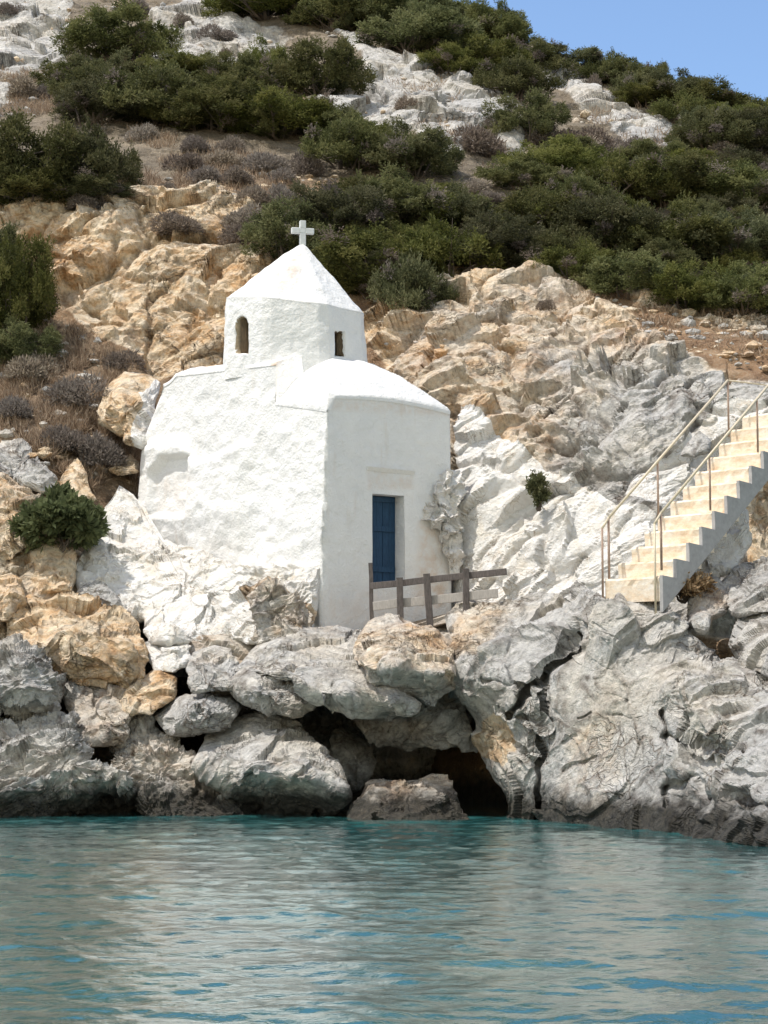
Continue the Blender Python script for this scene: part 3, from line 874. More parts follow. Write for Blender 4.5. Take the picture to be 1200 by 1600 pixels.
    K = np.linspace(0, 1, nk)[:, None]
    apex = np.array([(472 - 600) / FPX * D0[1] * 1.012, D0[1] - .05, float(at(472, 380, D0[1])[2])])
    ro2 = ro ** .8
    Re = 1.66 * ro * .95 + .004
    prof = (1 - K) ** .94
    fade = (1 - K)
    ex = D0[0] + Re * np.cos(A); ey = D0[1] + Re * np.sin(A)
    PX_ = apex[0] + (ex[None] - apex[0]) * prof
    PY_ = apex[1] + (ey[None] - apex[1]) * prof
    PZ_ = ze[None] - .02 + (apex[2] - ze[None] + .02) * K
    PC = np.stack([PX_, PY_, PZ_], -1).reshape(-1, 3)
    ln = (.04 * fbm(PC * 1.4, 4, 75) + .016 * fbm(PC * 6, 3, 76))
    PC = PC + np.stack([np.repeat(np.cos(A)[None], nk, 0).ravel() * .5, np.repeat(np.sin(A)[None], nk, 0).ravel() * .5, np.full(len(PC), .8)], -1) * (ln * np.repeat(np.minimum(1, fade * 6) * np.minimum(1, K * 9), na, 1).ravel())[:, None]
    px, py = proj(PC)
    st = .55 * sstep(-10, 12, polydist(px, py, [(405, 452), (450, 395), (470, 395), (472, 440), (440, 455)])) * (rdv[:len(PC), 1] < .2 if len(PC) <= len(rdv) else 1)
    me = mesh_np('pointed_roof', PC - off, gridq(nk, na, True), None, M_PLASTER, True, {'stain_shade': ('POINT', st)})
    link('pointed_roof', me, root)
    # --- cross
    mb = MB(); ap = Vector(apex)
    x0 = Vector((1, .25, 0)).normalized(); yv = Vector((-.25, 1, 0)).normalized()
    def pr(x, z, w, h): mb.box(ap + x0 * (x - w / 2) - yv * .055 + Vector((0, 0, z)), x0 * w, yv * .11, Vector((0, 0, h)))
    pr(0, -.06, .13, .26); pr(-.155, .19, .18, .125); pr(.155, .19, .18, .125) ; pr(0, .2, .13, .105); pr(0, .305, .13, .17)
    cr = mb.build('cross', simple('white_painted_marble', (.68, .70, .70), .8, .3, 12, .08), root)
    bv = cr.modifiers.new('bevel', 'BEVEL'); bv.width = .012; bv.segments = 2
    # --- door, reveal, lintel
    f3 = Vector((f[0], f[1], 0)); n3 = Vector((nf[0], nf[1], 0))
    def FW(u, z, o=0.): return Vector((C[0], C[1], 0)) + f3 * u + n3 * o + Vector((0, 0, z))
    b0 = .05
    mb = MB(); dp = .40
    t = .06
    mb.hexa([FW(u0 - t, z0, -dp), FW(u0 - t, z0, .0), FW(u0, z0, .015), FW(u0, z0, -dp), FW(u0 - t, z1, -dp), FW(u0 - t, z1, -.0), FW(u0, z1, .015), FW(u0, z1, -dp)])
    mb.hexa([FW(u1, z0, -dp), FW(u1, z0, .012), FW(u1 + t, z0, .0), FW(u1 + t, z0, -dp), FW(u1, z1, -dp), FW(u1, z1, .012), FW(u1 + t, z1, .0), FW(u1 + t, z1, -dp)])
    mb.hexa([FW(u0 - t, z1, -dp), FW(u0 - t, z1, .0), FW(u1 + t, z1, .0), FW(u1 + t, z1, -dp), FW(u0 - t, z1 + .07, -dp), FW(u0 - t, z1 + .07, 0), FW(u1 + t, z1 + .07, 0), FW(u1 + t, z1 + .07, -dp)])
    mb.hexa([FW(u0 - t, z0 - .12, -dp), FW(u0 - t, z0 - .12, .03), FW(u1 + t, z0 - .12, .03), FW(u1 + t, z0 - .12, -dp), FW(u0 - t, z0, -dp), FW(u0 - t, z0, .03), FW(u1 + t, z0, .03), FW(u1 + t, z0, -dp)])
    me_r = mb.build('door_reveal', M_PLASTER, root)
    door = None
    mb = MB()
    k = 5; wdt = (u1 - u0) / k
    for i in range(k):
        a = u0 + i * wdt + .004; b = u0 + (i + 1) * wdt - .004; o = -.30 + .006 * (i % 2)
        mb.hexa([FW(a, z0 + .004, o - .05), FW(a, z0 + .004, o), FW(b, z0 + .004, o), FW(b, z0 + .004, o - .05), FW(a, z1 - .004, o - .05), FW(a, z1 - .004, o), FW(b, z1 - .004, o), FW(b, z1 - .004, o - .05)])
    for zz, hh in ((z0 + .25, .11), (z1 - .72, .11), (z1 - .12, .1)):
        mb.hexa([FW(u0 + .03, zz, -.292), FW(u0 + .03, zz, -.262), FW(u1 - .05, zz, -.262), FW(u1 - .05, zz, -.292), FW(u0 + .03, zz + hh, -.292), FW(u0 + .03, zz + hh, -.262), FW(u1 - .05, zz + hh, -.262), FW(u1 - .05, zz + hh, -.292)])
    door = mb.build('door', M_BLUE, root)
    mb = MB(); mb.tube([FW(u0 + .12, z0 + .95, -.275), FW(u0 + .12, z0 + .95, -.20), FW(u0 + .12, z0 + .83, -.20), FW(u0 + .12, z0 + .83, -.275)], .012, 8)
    h = mb.build('handle', M_RUST, None, tuple(FW(u0 + .12, z0 + .9, -.25)))
    mw = h.location.copy(); h.parent = door; h.location = mw - Vector(root.location)
    ul0, ul1 = front_u(572), front_u(646); zl_ = front_z((ul0 + ul1) / 2, 736)
    mb = MB()
    mb.hexa([FW(ul0, zl_ - .03, -.05), FW(ul0, zl_ - .03, .015), FW(ul1, zl_ - .05, .02), FW(ul1, zl_ - .05, -.05), FW(ul0, zl_ + .06, -.05), FW(ul0, zl_ + .05, .075), FW(ul1, zl_ + .03, .075), FW(ul1, zl_ + .04, -.05)])
    mb.build('lintel', M_PLASTER, root)
    return root
CHAPEL = chapel()

# ------------------------------------------------------------------ boulders and outcrops
rk = rock
rk('whitewashed_rock', 'whitewashed rough rock base under the sunlit left wall of the chapel', 'rock',
   [(118, 905), (128, 872), (160, 835), (158, 795), (185, 755), (214, 772), (236, 832), (300, 862), (360, 878), (440, 880), (500, 885), (496, 960), (492, 992), (440, 1004), (395, 1008), (340, 1000), (300, 1012), (282, 1018), (240, 1008), (225, 970), (180, 950), (122, 935)],
   [(160, 790, 40.6), (235, 795, 41.2), (120, 920, 38.4), (240, 990, 37.2), (300, 840, 39.9), (360, 855, 38.9), (490, 870, 37.45), (400, 1000, 36.6), (485, 985, 36.75), (330, 930, 37.9), (430, 930, 37.1)],
   D=.35, T=1.0, amp=.30, size=.55, seed=11, w=1.0, g=.5, res=1.3, kp=8,
   zones=[([(385, 925), (420, 902), (450, 912), (470, 935), (492, 960), (486, 995), (440, 1008), (402, 1000), (395, 960)], 0, -.6, 5)])
rk('rubble_rock', 'dark unpainted rubble patch in the white rock base below the chapel corner', 'rock',
   [(386, 932), (415, 905), (445, 915), (470, 938), (490, 962), (486, 992), (440, 1008), (404, 1006), (398, 965)],
   [(400, 940, 36.85), (440, 915, 36.9), (480, 970, 36.7), (440, 1000, 36.5), (440, 960, 36.9)], D=.2, T=.6, amp=.5, size=.42, seed=12, g=.62, res=1.6, kp=8)
rk('painted_boulder', 'small white painted boulder at the lower tip of the whitewashed base', 'rock',
   [(222, 985), (250, 972), (292, 985), (300, 1003), (262, 1012), (238, 1005)], [(230, 990, 37.0), (290, 990, 36.8), (260, 1000, 36.5)], D=.3, T=1, amp=.25, size=.5, seed=13, w=.9)
rk('painted_boulder', 'white and cream boulder wedged under the painted rocks beside the ochre boulder', 'rock',
   [(224, 1008), (262, 1004), (296, 1006), (300, 1032), (272, 1056), (235, 1052)], [(230, 1010, 36.9), (290, 1010, 36.6), (260, 1050, 36.0)], D=.3, T=1, amp=.25, size=.5, seed=14, w=.75, g=.3)
rk('stone', 'flat grey stone tucked under the left edge of the white painted rocks', 'rock',
   [(116, 922), (135, 908), (162, 915), (186, 938), (188, 952), (150, 950), (124, 942)], [(120, 930, 38), (180, 945, 37.6), (150, 920, 38)], D=.25, T=1, amp=.18, size=.6, seed=15, g=.8)
rk('masonry_stub', 'white painted stub of rough masonry against the right edge of the door wall', 'rock',
   [(682, 742), (700, 732), (720, 738), (722, 800), (717, 850), (714, 905), (704, 900), (694, 850), (668, 818), (664, 798), (684, 780)],
   [(690, 740, 38.95), (715, 740, 39.0), (668, 805, 38.65), (710, 895, 38.9), (700, 830, 38.85)], D=.25, T=.9, amp=.6, size=.24, seed=16, dip=(0, 0, 0), dome=1.0, w=.82, g=.5, res=1.6)

rk('grey_boulder', 'rounded dark grey boulder at the left frame edge, above the largest left shore rock', 'boulder',
   [(-70, 1020), (0, 1000), (30, 1000), (60, 1015), (88, 1050), (99, 1085), (95, 1106), (60, 1113), (0, 1118), (-70, 1120)],
   [(0, 1005, 36.0), (-60, 1060, 35.0), (40, 1060, 34.7), (90, 1095, 35.1), (20, 1112, 34.9)], amp=.42, size=.62, strata=1.7, seed=21, g=.95, res=1.3)
rk('grey_boulder', 'large layered grey shore rock in the bottom left corner at the waterline', 'boulder',
   [(-90, 1115), (0, 1108), (88, 1106), (112, 1122), (128, 1160), (150, 1190), (200, 1218), (236, 1250), (245, 1292), (-90, 1300)],
   [(0, 1110, 35.6), (85, 1108, 35.4), (0, 1200, 33.9), (100, 1180, 34.1), (190, 1222, 33.8), (0, 1275, 33.6), (110, 1235, 33.7), (130, 1285, 34.8), (170, 1262, 35.0), (215, 1268, 35.3)], D=.5, T=2.5,
   amp=.36, size=.7, strata=2.0, seed=22, g=.95, res=1.3, kp=5)
rk('sloping_slab', 'cream and grey slab leaning between the two left grey boulders and the shore rubble', 'boulder',
   [(92, 1060), (125, 1052), (160, 1052), (190, 1085), (206, 1120), (192, 1148), (165, 1165), (122, 1175), (105, 1120)],
   [(120, 1055, 36.4), (190, 1090, 35.7), (120, 1165, 34.8), (195, 1145, 34.9)], D=.4, T=1.5, amp=.32, size=.65, seed=23, g=.55)
rk('shore_rubble', 'broken brown rubble slope running down to the water between left shore rock and pale boulder', 'rock',
   [(158, 1150), (190, 1125), (220, 1118), (262, 1148), (310, 1190), (352, 1230), (392, 1290), (215, 1296), (222, 1252), (185, 1205)],
   [(200, 1130, 35.8), (300, 1190, 35), (180, 1190, 34.9), (260, 1230, 34.5), (240, 1280, 34.0), (370, 1280, 34.1)], D=.4, T=2, amp=.5, size=.5, seed=24, g=.62, res=1.3, kp=6)
rk('grey_boulder', 'smooth grey boulder resting above the shore rubble, under the shelf rocks', 'boulder',
   [(238, 1120), (268, 1090), (328, 1080), (374, 1084), (382, 1105), (352, 1140), (300, 1150), (262, 1146)],
   [(270, 1092, 35.6), (370, 1088, 35.6), (300, 1110, 34.6), (300, 1145, 34.9), (370, 1120, 34.9)], D=.6, T=1.3, amp=.22, size=.7, seed=25, g=.95)
rk('pale_boulder', 'big pale boulder with flat tilted top and dark undercut, left of the cave', 'boulder',
   [(300, 1192), (320, 1152), (360, 1120), (400, 1112), (452, 1114), (490, 1148), (530, 1196), (550, 1238), (556, 1292), (372, 1294), (345, 1240), (315, 1216)],
   [(360, 1122, 36.2), (450, 1116, 36.2), (310, 1195, 34.2), (400, 1205, 33.2), (470, 1215, 33.2), (535, 1235, 33.4), (500, 1165, 34.5), (400, 1262, 34.8), (480, 1275, 34.9), (540, 1285, 34.3)],
   D=.35, T=2, amp=.24, size=.85, strata=1.5, seed=26, g=.72, res=1.3, kp=6, dome=.1, pit=.25, ledge=.2)
rk('low_rock', 'low brown rock in the mouth of the sea cave at the waterline', 'rock',
   [(548, 1262), (575, 1222), (586, 1213), (625, 1212), (655, 1217), (682, 1208), (706, 1226), (722, 1252), (732, 1292), (545, 1294)],
   [(590, 1215, 34.6), (680, 1212, 34.4), (600, 1245, 33.4), (690, 1245, 33.3), (560, 1282, 33.2), (720, 1282, 33.2), (640, 1282, 32.9)], D=.35, T=1.6, amp=.28, size=.55, seed=27, g=.55, res=1.3, kp=6)
rk('shelf_rock', 'grey shelf boulder at the left end of the ledge under the chapel', 'boulder',
   [(356, 1062), (372, 1046), (410, 1040), (445, 1050), (472, 1082), (492, 1102), (458, 1116), (420, 1114), (380, 1098), (362, 1080)],
   [(370, 1050, 35.4), (440, 1052, 35.0), (400, 1080, 34.2), (470, 1100, 34.3), (400, 1108, 34.7)], D=.5, T=2, amp=.25, size=.7, seed=28, g=.85)
rk('shelf_rock', 'long grey overhanging ledge slab directly below the white chapel corner', 'boulder',
   [(366, 1048), (400, 1012), (450, 992), (495, 985), (560, 985), (592, 1030), (622, 1085), (655, 1105), (615, 1126), (550, 1124), (514, 1112), (480, 1088), (452, 1062), (410, 1054)],
   [(400, 1012, 36.4), (500, 988, 36.8), (570, 1000, 36.2), (400, 1050, 34.9), (470, 1062, 34.0), (540, 1085, 33.6), (620, 1092, 33.6), (520, 1112, 34.4), (600, 1122, 34.5), (645, 1104, 33.9)],
   D=.35, T=2.6, amp=.22, size=.9, strata=1.6, seed=29, g=.74, res=1.3, kp=6, dome=.1, pit=.2, ledge=.15, dip=(R(20), R(-22), 0))
rk('shelf_rock', 'cream topped overhanging slab in front of the wooden fence', 'boulder',
   [(546, 1022), (558, 992), (576, 972), (602, 964), (642, 968), (672, 982), (700, 1000), (712, 1040), (716, 1078), (672, 1104), (622, 1092), (572, 1058)],
   [(600, 966, 36.4), (690, 996, 35.6), (556, 1018, 34.9), (570, 1040, 33.8), (620, 1042, 33.2), (690, 1052, 33.3), (650, 1096, 34.5), (600, 1075, 34.3), (705, 1075, 34.3)],
   D=.3, T=2.6, amp=.24, size=.8, strata=1.5, seed=30, g=.45, res=1.3, kp=6, dome=.1, zones=[([(560, 1050), (600, 1046), (690, 1046), (720, 1090), (670, 1110), (600, 1090)], 1, .85, 8)])
rk('cave_rock', 'shaded grey block under the overhang, forming the ceiling of the cave', 'rock',
   [(540, 1112), (610, 1085), (660, 1080), (724, 1080), (742, 1140), (756, 1178), (690, 1176), (640, 1168), (600, 1156), (560, 1136)],
   [(560, 1125, 36.2), (720, 1085, 35.6), (690, 1130, 35.4), (745, 1172, 35.7), (620, 1150, 36.2)], D=.5, T=3, amp=.3, size=.8, seed=31, g=.75)
rk('cave_rock', 'dark stone on the left inside wall of the cave', 'rock',
   [(512, 1160), (524, 1140), (560, 1145), (580, 1165), (590, 1190), (578, 1215), (566, 1240), (545, 1240), (528, 1195)],
   [(520, 1150, 37.4), (575, 1165, 37.4), (560, 1230, 36.2), (585, 1190, 37.2)], D=.4, T=2, amp=.3, size=.6, seed=32, g=.7)
rk('cave_wall', 'dark rock wall closing the back of the sea cave', 'rock',
   [(330, 1060), (480, 1050), (640, 1050), (800, 1060), (860, 1180), (860, 1300), (600, 1310), (330, 1310)],
   [(330, 1060, 37), (600, 1060, 38), (820, 1060, 37), (600, 1200, 41), (500, 1150, 40), (760, 1220, 41), (400, 1300, 37), (600, 1300, 41), (850, 1300, 38)], D=.3, T=2, amp=.5, size=1., seed=33, g=.7, kp=6)
rk('chapel_ledge', 'rock terrace that carries the chapel and the fence', 'rock',
   [(285, 1040), (292, 1000), (340, 985), (400, 985), (500, 985), (600, 985), (720, 985), (760, 950), (800, 960), (800, 1070), (700, 1100), (560, 1100), (420, 1090)],
   [(300, 1000, 36.9), (320, 1040, 36.5), (400, 1000, 37.2), (500, 985, 37.6), (700, 985, 38.2), (760, 955, 37.6), (400, 1060, 36.4), (560, 1085, 36.0), (700, 1085, 35.8), (790, 1050, 35.4)], D=.3, T=4.5, amp=.3, size=.9, seed=34, g=.55, kp=8)

rk('sea_cliff', 'massive grey cracked sea cliff on the right, right of the cave, below the stairs', 'cliff',
   [(698, 1020), (700, 962), (718, 940), (760, 936), (800, 938), (862, 930), (940, 927), (1000, 924), (1036, 930), (1062, 975), (1112, 1026), (1200, 1060), (1340, 1095), (1340, 1372), (1200, 1346), (1050, 1318), (900, 1300), (802, 1292), (796, 1262), (778, 1222), (756, 1182), (738, 1130), (716, 1078)],
   [(710, 960, 35.8), (760, 938, 36.4), (862, 934, 35.2), (940, 930, 32.75), (1000, 928, 32.5), (1036, 936, 32.4), (1112, 1030, 32.0), (1250, 1080, 30.5),
    (720, 1060, 34.2), (760, 1020, 34.0), (800, 1100, 33.3), (860, 1000, 33.6), (770, 1170, 34.3), (740, 1120, 34.6), (800, 1180, 33.4), (810, 1275, 33.4), (850, 1150, 32.9),
    (930, 1050, 32.3), (950, 1150, 31.8), (1000, 1000, 32.0), (1050, 1080, 31.0), (1040, 1180, 30.5), (1080, 1160, 30.2), (1200, 1110, 29.3), (1200, 1160, 28.6), (1110, 1130, 29.7), (1120, 1205, 29.6), (1200, 1250, 27.4), (1060, 1250, 29.9),
    (900, 1275, 31.75), (1050, 1290, 29.5), (1200, 1315, 26.9), (1330, 1335, 25.2)],
   D=.5, T=3.5, amp=.32, size=1.1, calm=[([(800, 1000), (900, 1030), (1040, 1040), (1050, 1120), (1035, 1310), (845, 1300), (850, 1080)], .34, 14), ([(700, 1040), (800, 1030), (840, 1060), (830, 1290), (780, 1290)], .6, 10)], strata=1.0, seed=41, g=.86, res=1.55, kp=14, center=(960, 1130), dip=(R(8), R(62), R(10)), dome=.2, pit=.3, ledge=.12,
   cracks=[([(905, 975), (900, 1010), (868, 1032), (845, 1055), (815, 1090), (795, 1118)], 3.6, .5), ([(845, 1055), (846, 1100), (852, 1130)], 3.2, .4), ([(838, 1130), (842, 1200), (838, 1290)], 3, .4),
           ([(752, 1062), (800, 1068), (830, 1078)], 2.5, .22), ([(880, 1203), (905, 1192), (930, 1184)], 1.4, .06), ([(922, 1029), (950, 1042), (975, 1055)], 1.4, .05), ([(960, 1117), (985, 1121), (1004, 1122)], 1.4, .05), ([(905, 1122), (926, 1114)], 1.4, .06), ([(880, 1160), (898, 1150)], 1.4, .05), ([(790, 1150), (812, 1175), (842, 1195)], 1.8, .14), ([(775, 1110), (800, 1118), (838, 1130)], 1.7, .12), ([(1040, 1150), (1100, 1160), (1160, 1180)], 5, .35), ([(1040, 1230), (1080, 1215), (1130, 1240), (1200, 1262)], 5, .3), ([(1035, 1110), (1045, 1170), (1038, 1260)], 2.6, .2)],
   zones=[([(745, 1130), (765, 1112), (800, 1150), (804, 1170), (785, 1195), (760, 1180)], 1, -.3, 6), ([(700, 950), (800, 935), (760, 1030), (705, 1030)], 1, .45, 20), ([(930, 1080), (965, 1070), (975, 1290), (920, 1290), (860, 1280), (870, 1190)], 1, .62, 25)])
rk('grey_boulder', 'knobbly grey boulder right of the foot of the stairs', 'boulder',
   [(1078, 985), (1080, 935), (1092, 908), (1118, 905), (1140, 935), (1132, 958), (1112, 968), (1102, 990)],
   [(1085, 925, 33.2), (1130, 940, 32.9), (1090, 980, 32.2), (1120, 960, 32.5)], D=.4, T=1.2, amp=.26, size=.55, seed=42, g=.68, ledge=0, pit=.3)
rk('grey_boulder', 'broad grey boulder at the right frame edge below the dark hollow', 'boulder',
   [(1122, 915), (1150, 888), (1195, 880), (1280, 886), (1280, 960), (1190, 962), (1150, 960), (1132, 940)],
   [(1150, 890, 33.6), (1270, 890, 33.2), (1140, 940, 32.6), (1200, 940, 32.0), (1270, 950, 31.6)], D=.4, T=1.6, amp=.3, size=.6, seed=43, g=.74, res=1.2, ledge=0, pit=.3)
rk('grey_boulder', 'grey boulder at the right frame edge on top of the sea cliff', 'boulder',
   [(1148, 1010), (1165, 968), (1195, 942), (1280, 940), (1280, 1100), (1205, 1068), (1160, 1048)],
   [(1165, 965, 32.2), (1270, 945, 31.6), (1155, 1030, 31.3), (1200, 1020, 30.6), (1270, 1060, 30.0)], D=.4, T=1.6, amp=.28, size=.7, seed=44, g=.85, res=1.2, ledge=0, pit=.3)
rk('ochre_boulder', 'big orange and cream boulder left of the whitewashed rocks', 'boulder',
   [(18, 1010), (16, 962), (48, 928), (95, 930), (140, 944), (186, 956), (216, 975), (232, 1020), (226, 1056), (172, 1072), (110, 1064), (85, 1038), (58, 1018)],
   [(50, 930, 37.6), (140, 945, 37.4), (215, 978, 37.0), (30, 1000, 36.8), (120, 1000, 35.9), (200, 1020, 35.9), (110, 1060, 35.8), (200, 1060, 35.8)], D=.5, T=1.6, amp=.36, size=.75, seed=45, g=.02, res=1.3)
rk('brown_rock', 'small brown rock below the green bush at the left edge', 'rock',
   [(-40, 965), (-25, 905), (18, 893), (36, 905), (32, 945), (8, 965)], [(0, 898, 38), (-20, 950, 37.2), (30, 940, 37.3)], D=.4, T=1, amp=.3, size=.5, seed=46, g=.2)
rk('brown_rock', 'brown block carrying the green bush beside the white rocks', 'rock',
   [(46, 860), (70, 845), (112, 858), (120, 905), (112, 925), (60, 932), (50, 900)], [(60, 850, 39.2), (110, 860, 39), (60, 920, 38), (110, 915, 37.9)], D=.4, T=1.2, amp=.3, size=.6, seed=47, g=.25)
rk('cream_rock', 'cream rock wedged between ochre boulder and grey shore boulders', 'rock',
   [(174, 1092), (180, 1066), (238, 1052), (272, 1060), (272, 1092), (238, 1120), (206, 1120)], [(180, 1070, 36.3), (260, 1060, 36), (220, 1110, 35.3)], D=.35, T=1, amp=.28, size=.55, seed=48, g=.15)
rk('grey_rock', 'grey rock with cream stains left of the overhanging ledge', 'rock',
   [(288, 1048), (300, 1020), (335, 1008), (362, 1012), (374, 1050), (368, 1076), (305, 1082)], [(300, 1022, 36.2), (365, 1020, 36), (300, 1070, 35), (360, 1070, 35)], D=.4, T=1.2, amp=.32, size=.55, seed=49, g=.66)
rk('slab_rock', 'tilted grey slab on the dry slope at the left edge', 'rock',
   [(-40, 700), (0, 678), (30, 690), (62, 720), (88, 748), (80, 770), (45, 762), (10, 745), (-40, 740)], [(0, 685, 41.6), (80, 755, 40.2), (-30, 735, 40.5), (40, 755, 40)], D=.3, T=1, amp=.3, size=.6, seed=50, g=.75)
rk('brown_rock', 'brown broken rocks at the left edge under the tilted slab', 'rock',
   [(-40, 770), (0, 745), (50, 760), (80, 775), (70, 830), (20, 880), (-40, 880)], [(0, 750, 40), (70, 780, 39.6), (0, 870, 38.6), (60, 830, 38.9)], D=.3, T=1, amp=.5, size=.6, seed=51, g=.4, res=1.2)
rk('ochre_boulder', 'rounded ochre boulder touching the upper left edge of the chapel wall', 'boulder',
   [(150, 640), (162, 604), (195, 578), (226, 590), (244, 602), (240, 660), (225, 700), (205, 690), (180, 672), (158, 660)], [(170, 600, 43.2), (230, 595, 43.2), (160, 650, 42), (220, 660, 42), (195, 630, 41.9)], D=.4, T=1.4, amp=.32, size=.7, seed=52, g=.15,
   zones=[([(208, 620), (250, 600), (250, 710), (215, 700)], 0, .8, 6)])
rk('ochre_rock', 'pointed pinkish rock standing on the dry slope above the green bush', 'rock',
   [(78, 775), (98, 740), (118, 716), (126, 728), (140, 758), (150, 780), (120, 790)], [(118, 720, 41.2), (85, 775, 40.3), (140, 775, 40.2)], D=.3, T=.8, amp=.2, size=.5, seed=53, g=.2)
rk('ochre_rock', 'small tan rock on the dry slope close to the chapel wall', 'rock',
   [(172, 735), (185, 712), (205, 708), (216, 722), (216, 738), (190, 745)], [(190, 712, 42.3), (175, 738, 41.6), (212, 738, 41.6)], D=.3, T=.8, amp=.2, size=.4, seed=54, g=.25)
rk('painted_rock', 'white painted rocks below the stair flank', 'rock',
   [(1030, 930), (1040, 900), (1075, 868), (1110, 830), (1150, 785), (1166, 800), (1168, 850), (1150, 890), (1110, 905), (1070, 930)], [(1040, 905, 34.3), (1150, 790, 35.4), (1150, 880, 34.2), (1060, 925, 33.8)], D=.3, T=1, amp=.4, size=.55, seed=55, w=.68, g=.2, res=1.2, kp=6)
rk('grey_block', 'angular grey block behind the stairs, between the two handrails', 'rock',
   [(1062, 712), (1075, 690), (1092, 672), (1110, 690), (1108, 706), (1085, 716)], [(1075, 690, 37.2), (1105, 700, 37.0), (1085, 714, 36.9)], D=.2, T=.6, amp=.1, size=.5, seed=56, g=.85)
rk('brown_rock', 'cream and brown rock wall of the dark hollow under the upper stairs', 'rock',
   [(1160, 790), (1175, 740), (1200, 715), (1290, 690), (1290, 900), (1170, 900)], [(1165, 780, 37.0), (1165, 880, 36.2), (1280, 720, 37.4), (1280, 880, 36.6), (1220, 800, 38.4)], D=.3, T=1, amp=.3, size=.6, seed=57, g=-.1, kp=6)

# ------------------------------------------------------------------ stairs
def stairs():
    a = R(46.5); d = Vector((math.sin(a), math.cos(a), 0)); r = Vector((math.cos(a), -math.sin(a), 0)); up = Vector((0, 0, 1))
    P0 = Vector(at(946, 932, 33.2))
    Wd, tr, ri, n = 1.19, .37, .297, 12
    root = empty('staircase', tuple(P0), 'narrow stained plaster staircase with two iron handrails climbing right above the sea cliff', 'staircase')
    rnd = random.Random(5)
    for k in range(n):
        mb = MB(); ns = 12
        o = P0 + d * (tr * k) + up * (ri * k)
        pr = []
        for i in range(ns + 1):
            w = Wd * i / ns
            q = o + r * w
            pr.append([q + up * (-.12) + d * rnd.uniform(-.004, .004), q + up * (ri * .55) + d * rnd.uniform(-.014, .006), q + up * (ri - .035) + d * rnd.uniform(-.022, -.004),
                       q + up * (ri + rnd.uniform(-.008, .006)) + d * rnd.uniform(.0, .015), q + up * (ri - .004) + d * (tr + .05), q + up * (-.12) + d * (tr + .05)])
        vs = [v for row in pr for v in row]; m = 6
        fs = [(i * m + j, i * m + (j + 1) % m, (i + 1) * m + (j + 1) % m, (i + 1) * m + j) for i in range(ns) for j in range(m)]
        fs += [tuple(range(m - 1, -1, -1)), tuple(ns * m + j for j in range(m))]
        mb.add(vs, fs)
        mb.build('step', M_STEP, root)
    # cement flank on the open side: stepped top, straight underside
    mb = MB(); th = .07
    q0 = P0 + r * (Wd + .003)
    top = []; bot = []
    for k in range(n):
        top += [(tr * k - .01, ri * k - .02 if k else -.12), (tr * k - .01, ri * (k + 1) + .012)]
    for (s, z) in top: bot.append((s, min(z - .05, s * ri / tr - .30)))
    vs = []; fs = []
    for (s, z), (s2, z2) in zip(top, bot):
        vs += [q0 + d * s + up * z, q0 + d * s2 + up * z2, q0 + d * s2 + up * z2 + r * th, q0 + d * s + up * z + r * th]
    for k in range(len(top) - 1):
        for j in range(4):
            fs.append((k * 4 + j, k * 4 + (j + 1) % 4, k * 4 + 4 + (j + 1) % 4, k * 4 + 4 + j))
    fs += [(3, 2, 1, 0), tuple((len(top) - 1) * 4 + j for j in range(4))]
    mb.add(vs, fs); mb.build('flank', M_SIDE, root)
    # soffit slab
    mb = MB()
    mb.hexa([P0 + d * .3 + up * -.12, P0 + d * .3 + r * Wd + up * -.12, P0 + r * Wd + d * (tr * n) + up * (ri * n - .30), P0 + d * (tr * n) + up * (ri * n - .30),
             P0 + d * .3 + up * .0, P0 + d * .3 + r * Wd + up * .0, P0 + r * Wd + d * (tr * n) + up * (ri * n - .16), P0 + d * (tr * n) + up * (ri * n - .16)])
    mb.build('soffit', M_SIDE, root)
    def S(k, w, h): return P0 + d * (tr * k) + r * w + up * (ri * k + h)
    for w, name in ((.0, 'left'), (Wd - .06, 'right')):
        sx = -.02 if w == 0 else 0
        a0 = S(-.12, w + sx, -.1); a1 = S(-.12, w + sx, 1.22); a2 = S(.35, w + sx, 1.27); b1 = S(9.9, w + sx, 1.27)
        if w > 0: b1 = S(11.5, w + sx, 1.27)
        mb = MB(); pts = [a1, a2, b1]
        if w == 0: pts.append(b1 + Vector((1.1, .3, -.08)))
        mb.tube(pts[:2], .021); mb.tube(pts[1:3], .024)
        if w == 0: mb.tube(pts[2:], .014)
        hr = mb.build('handrail', M_RAIL, root, smooth=True)
        for (k, z0) in (((-.12, -.1), (.35, .0), (4.1, .2), (9.9, .2)) if w == 0 else ((-.12, -.35), (.35, .3), (4.1, .3), (8.0, .3))):
            mb = MB(); tp = a1 if k < 0 else S(k, w + sx, 1.26)
            mb.tube([S(k, w + sx, z0), tp], .019 if k != .35 else .022, 8)
            p = mb.build('post', M_RUST if k >= 0 or w == 0 else M_RAIL, root, smooth=True)
            p.parent = hr
stairs()

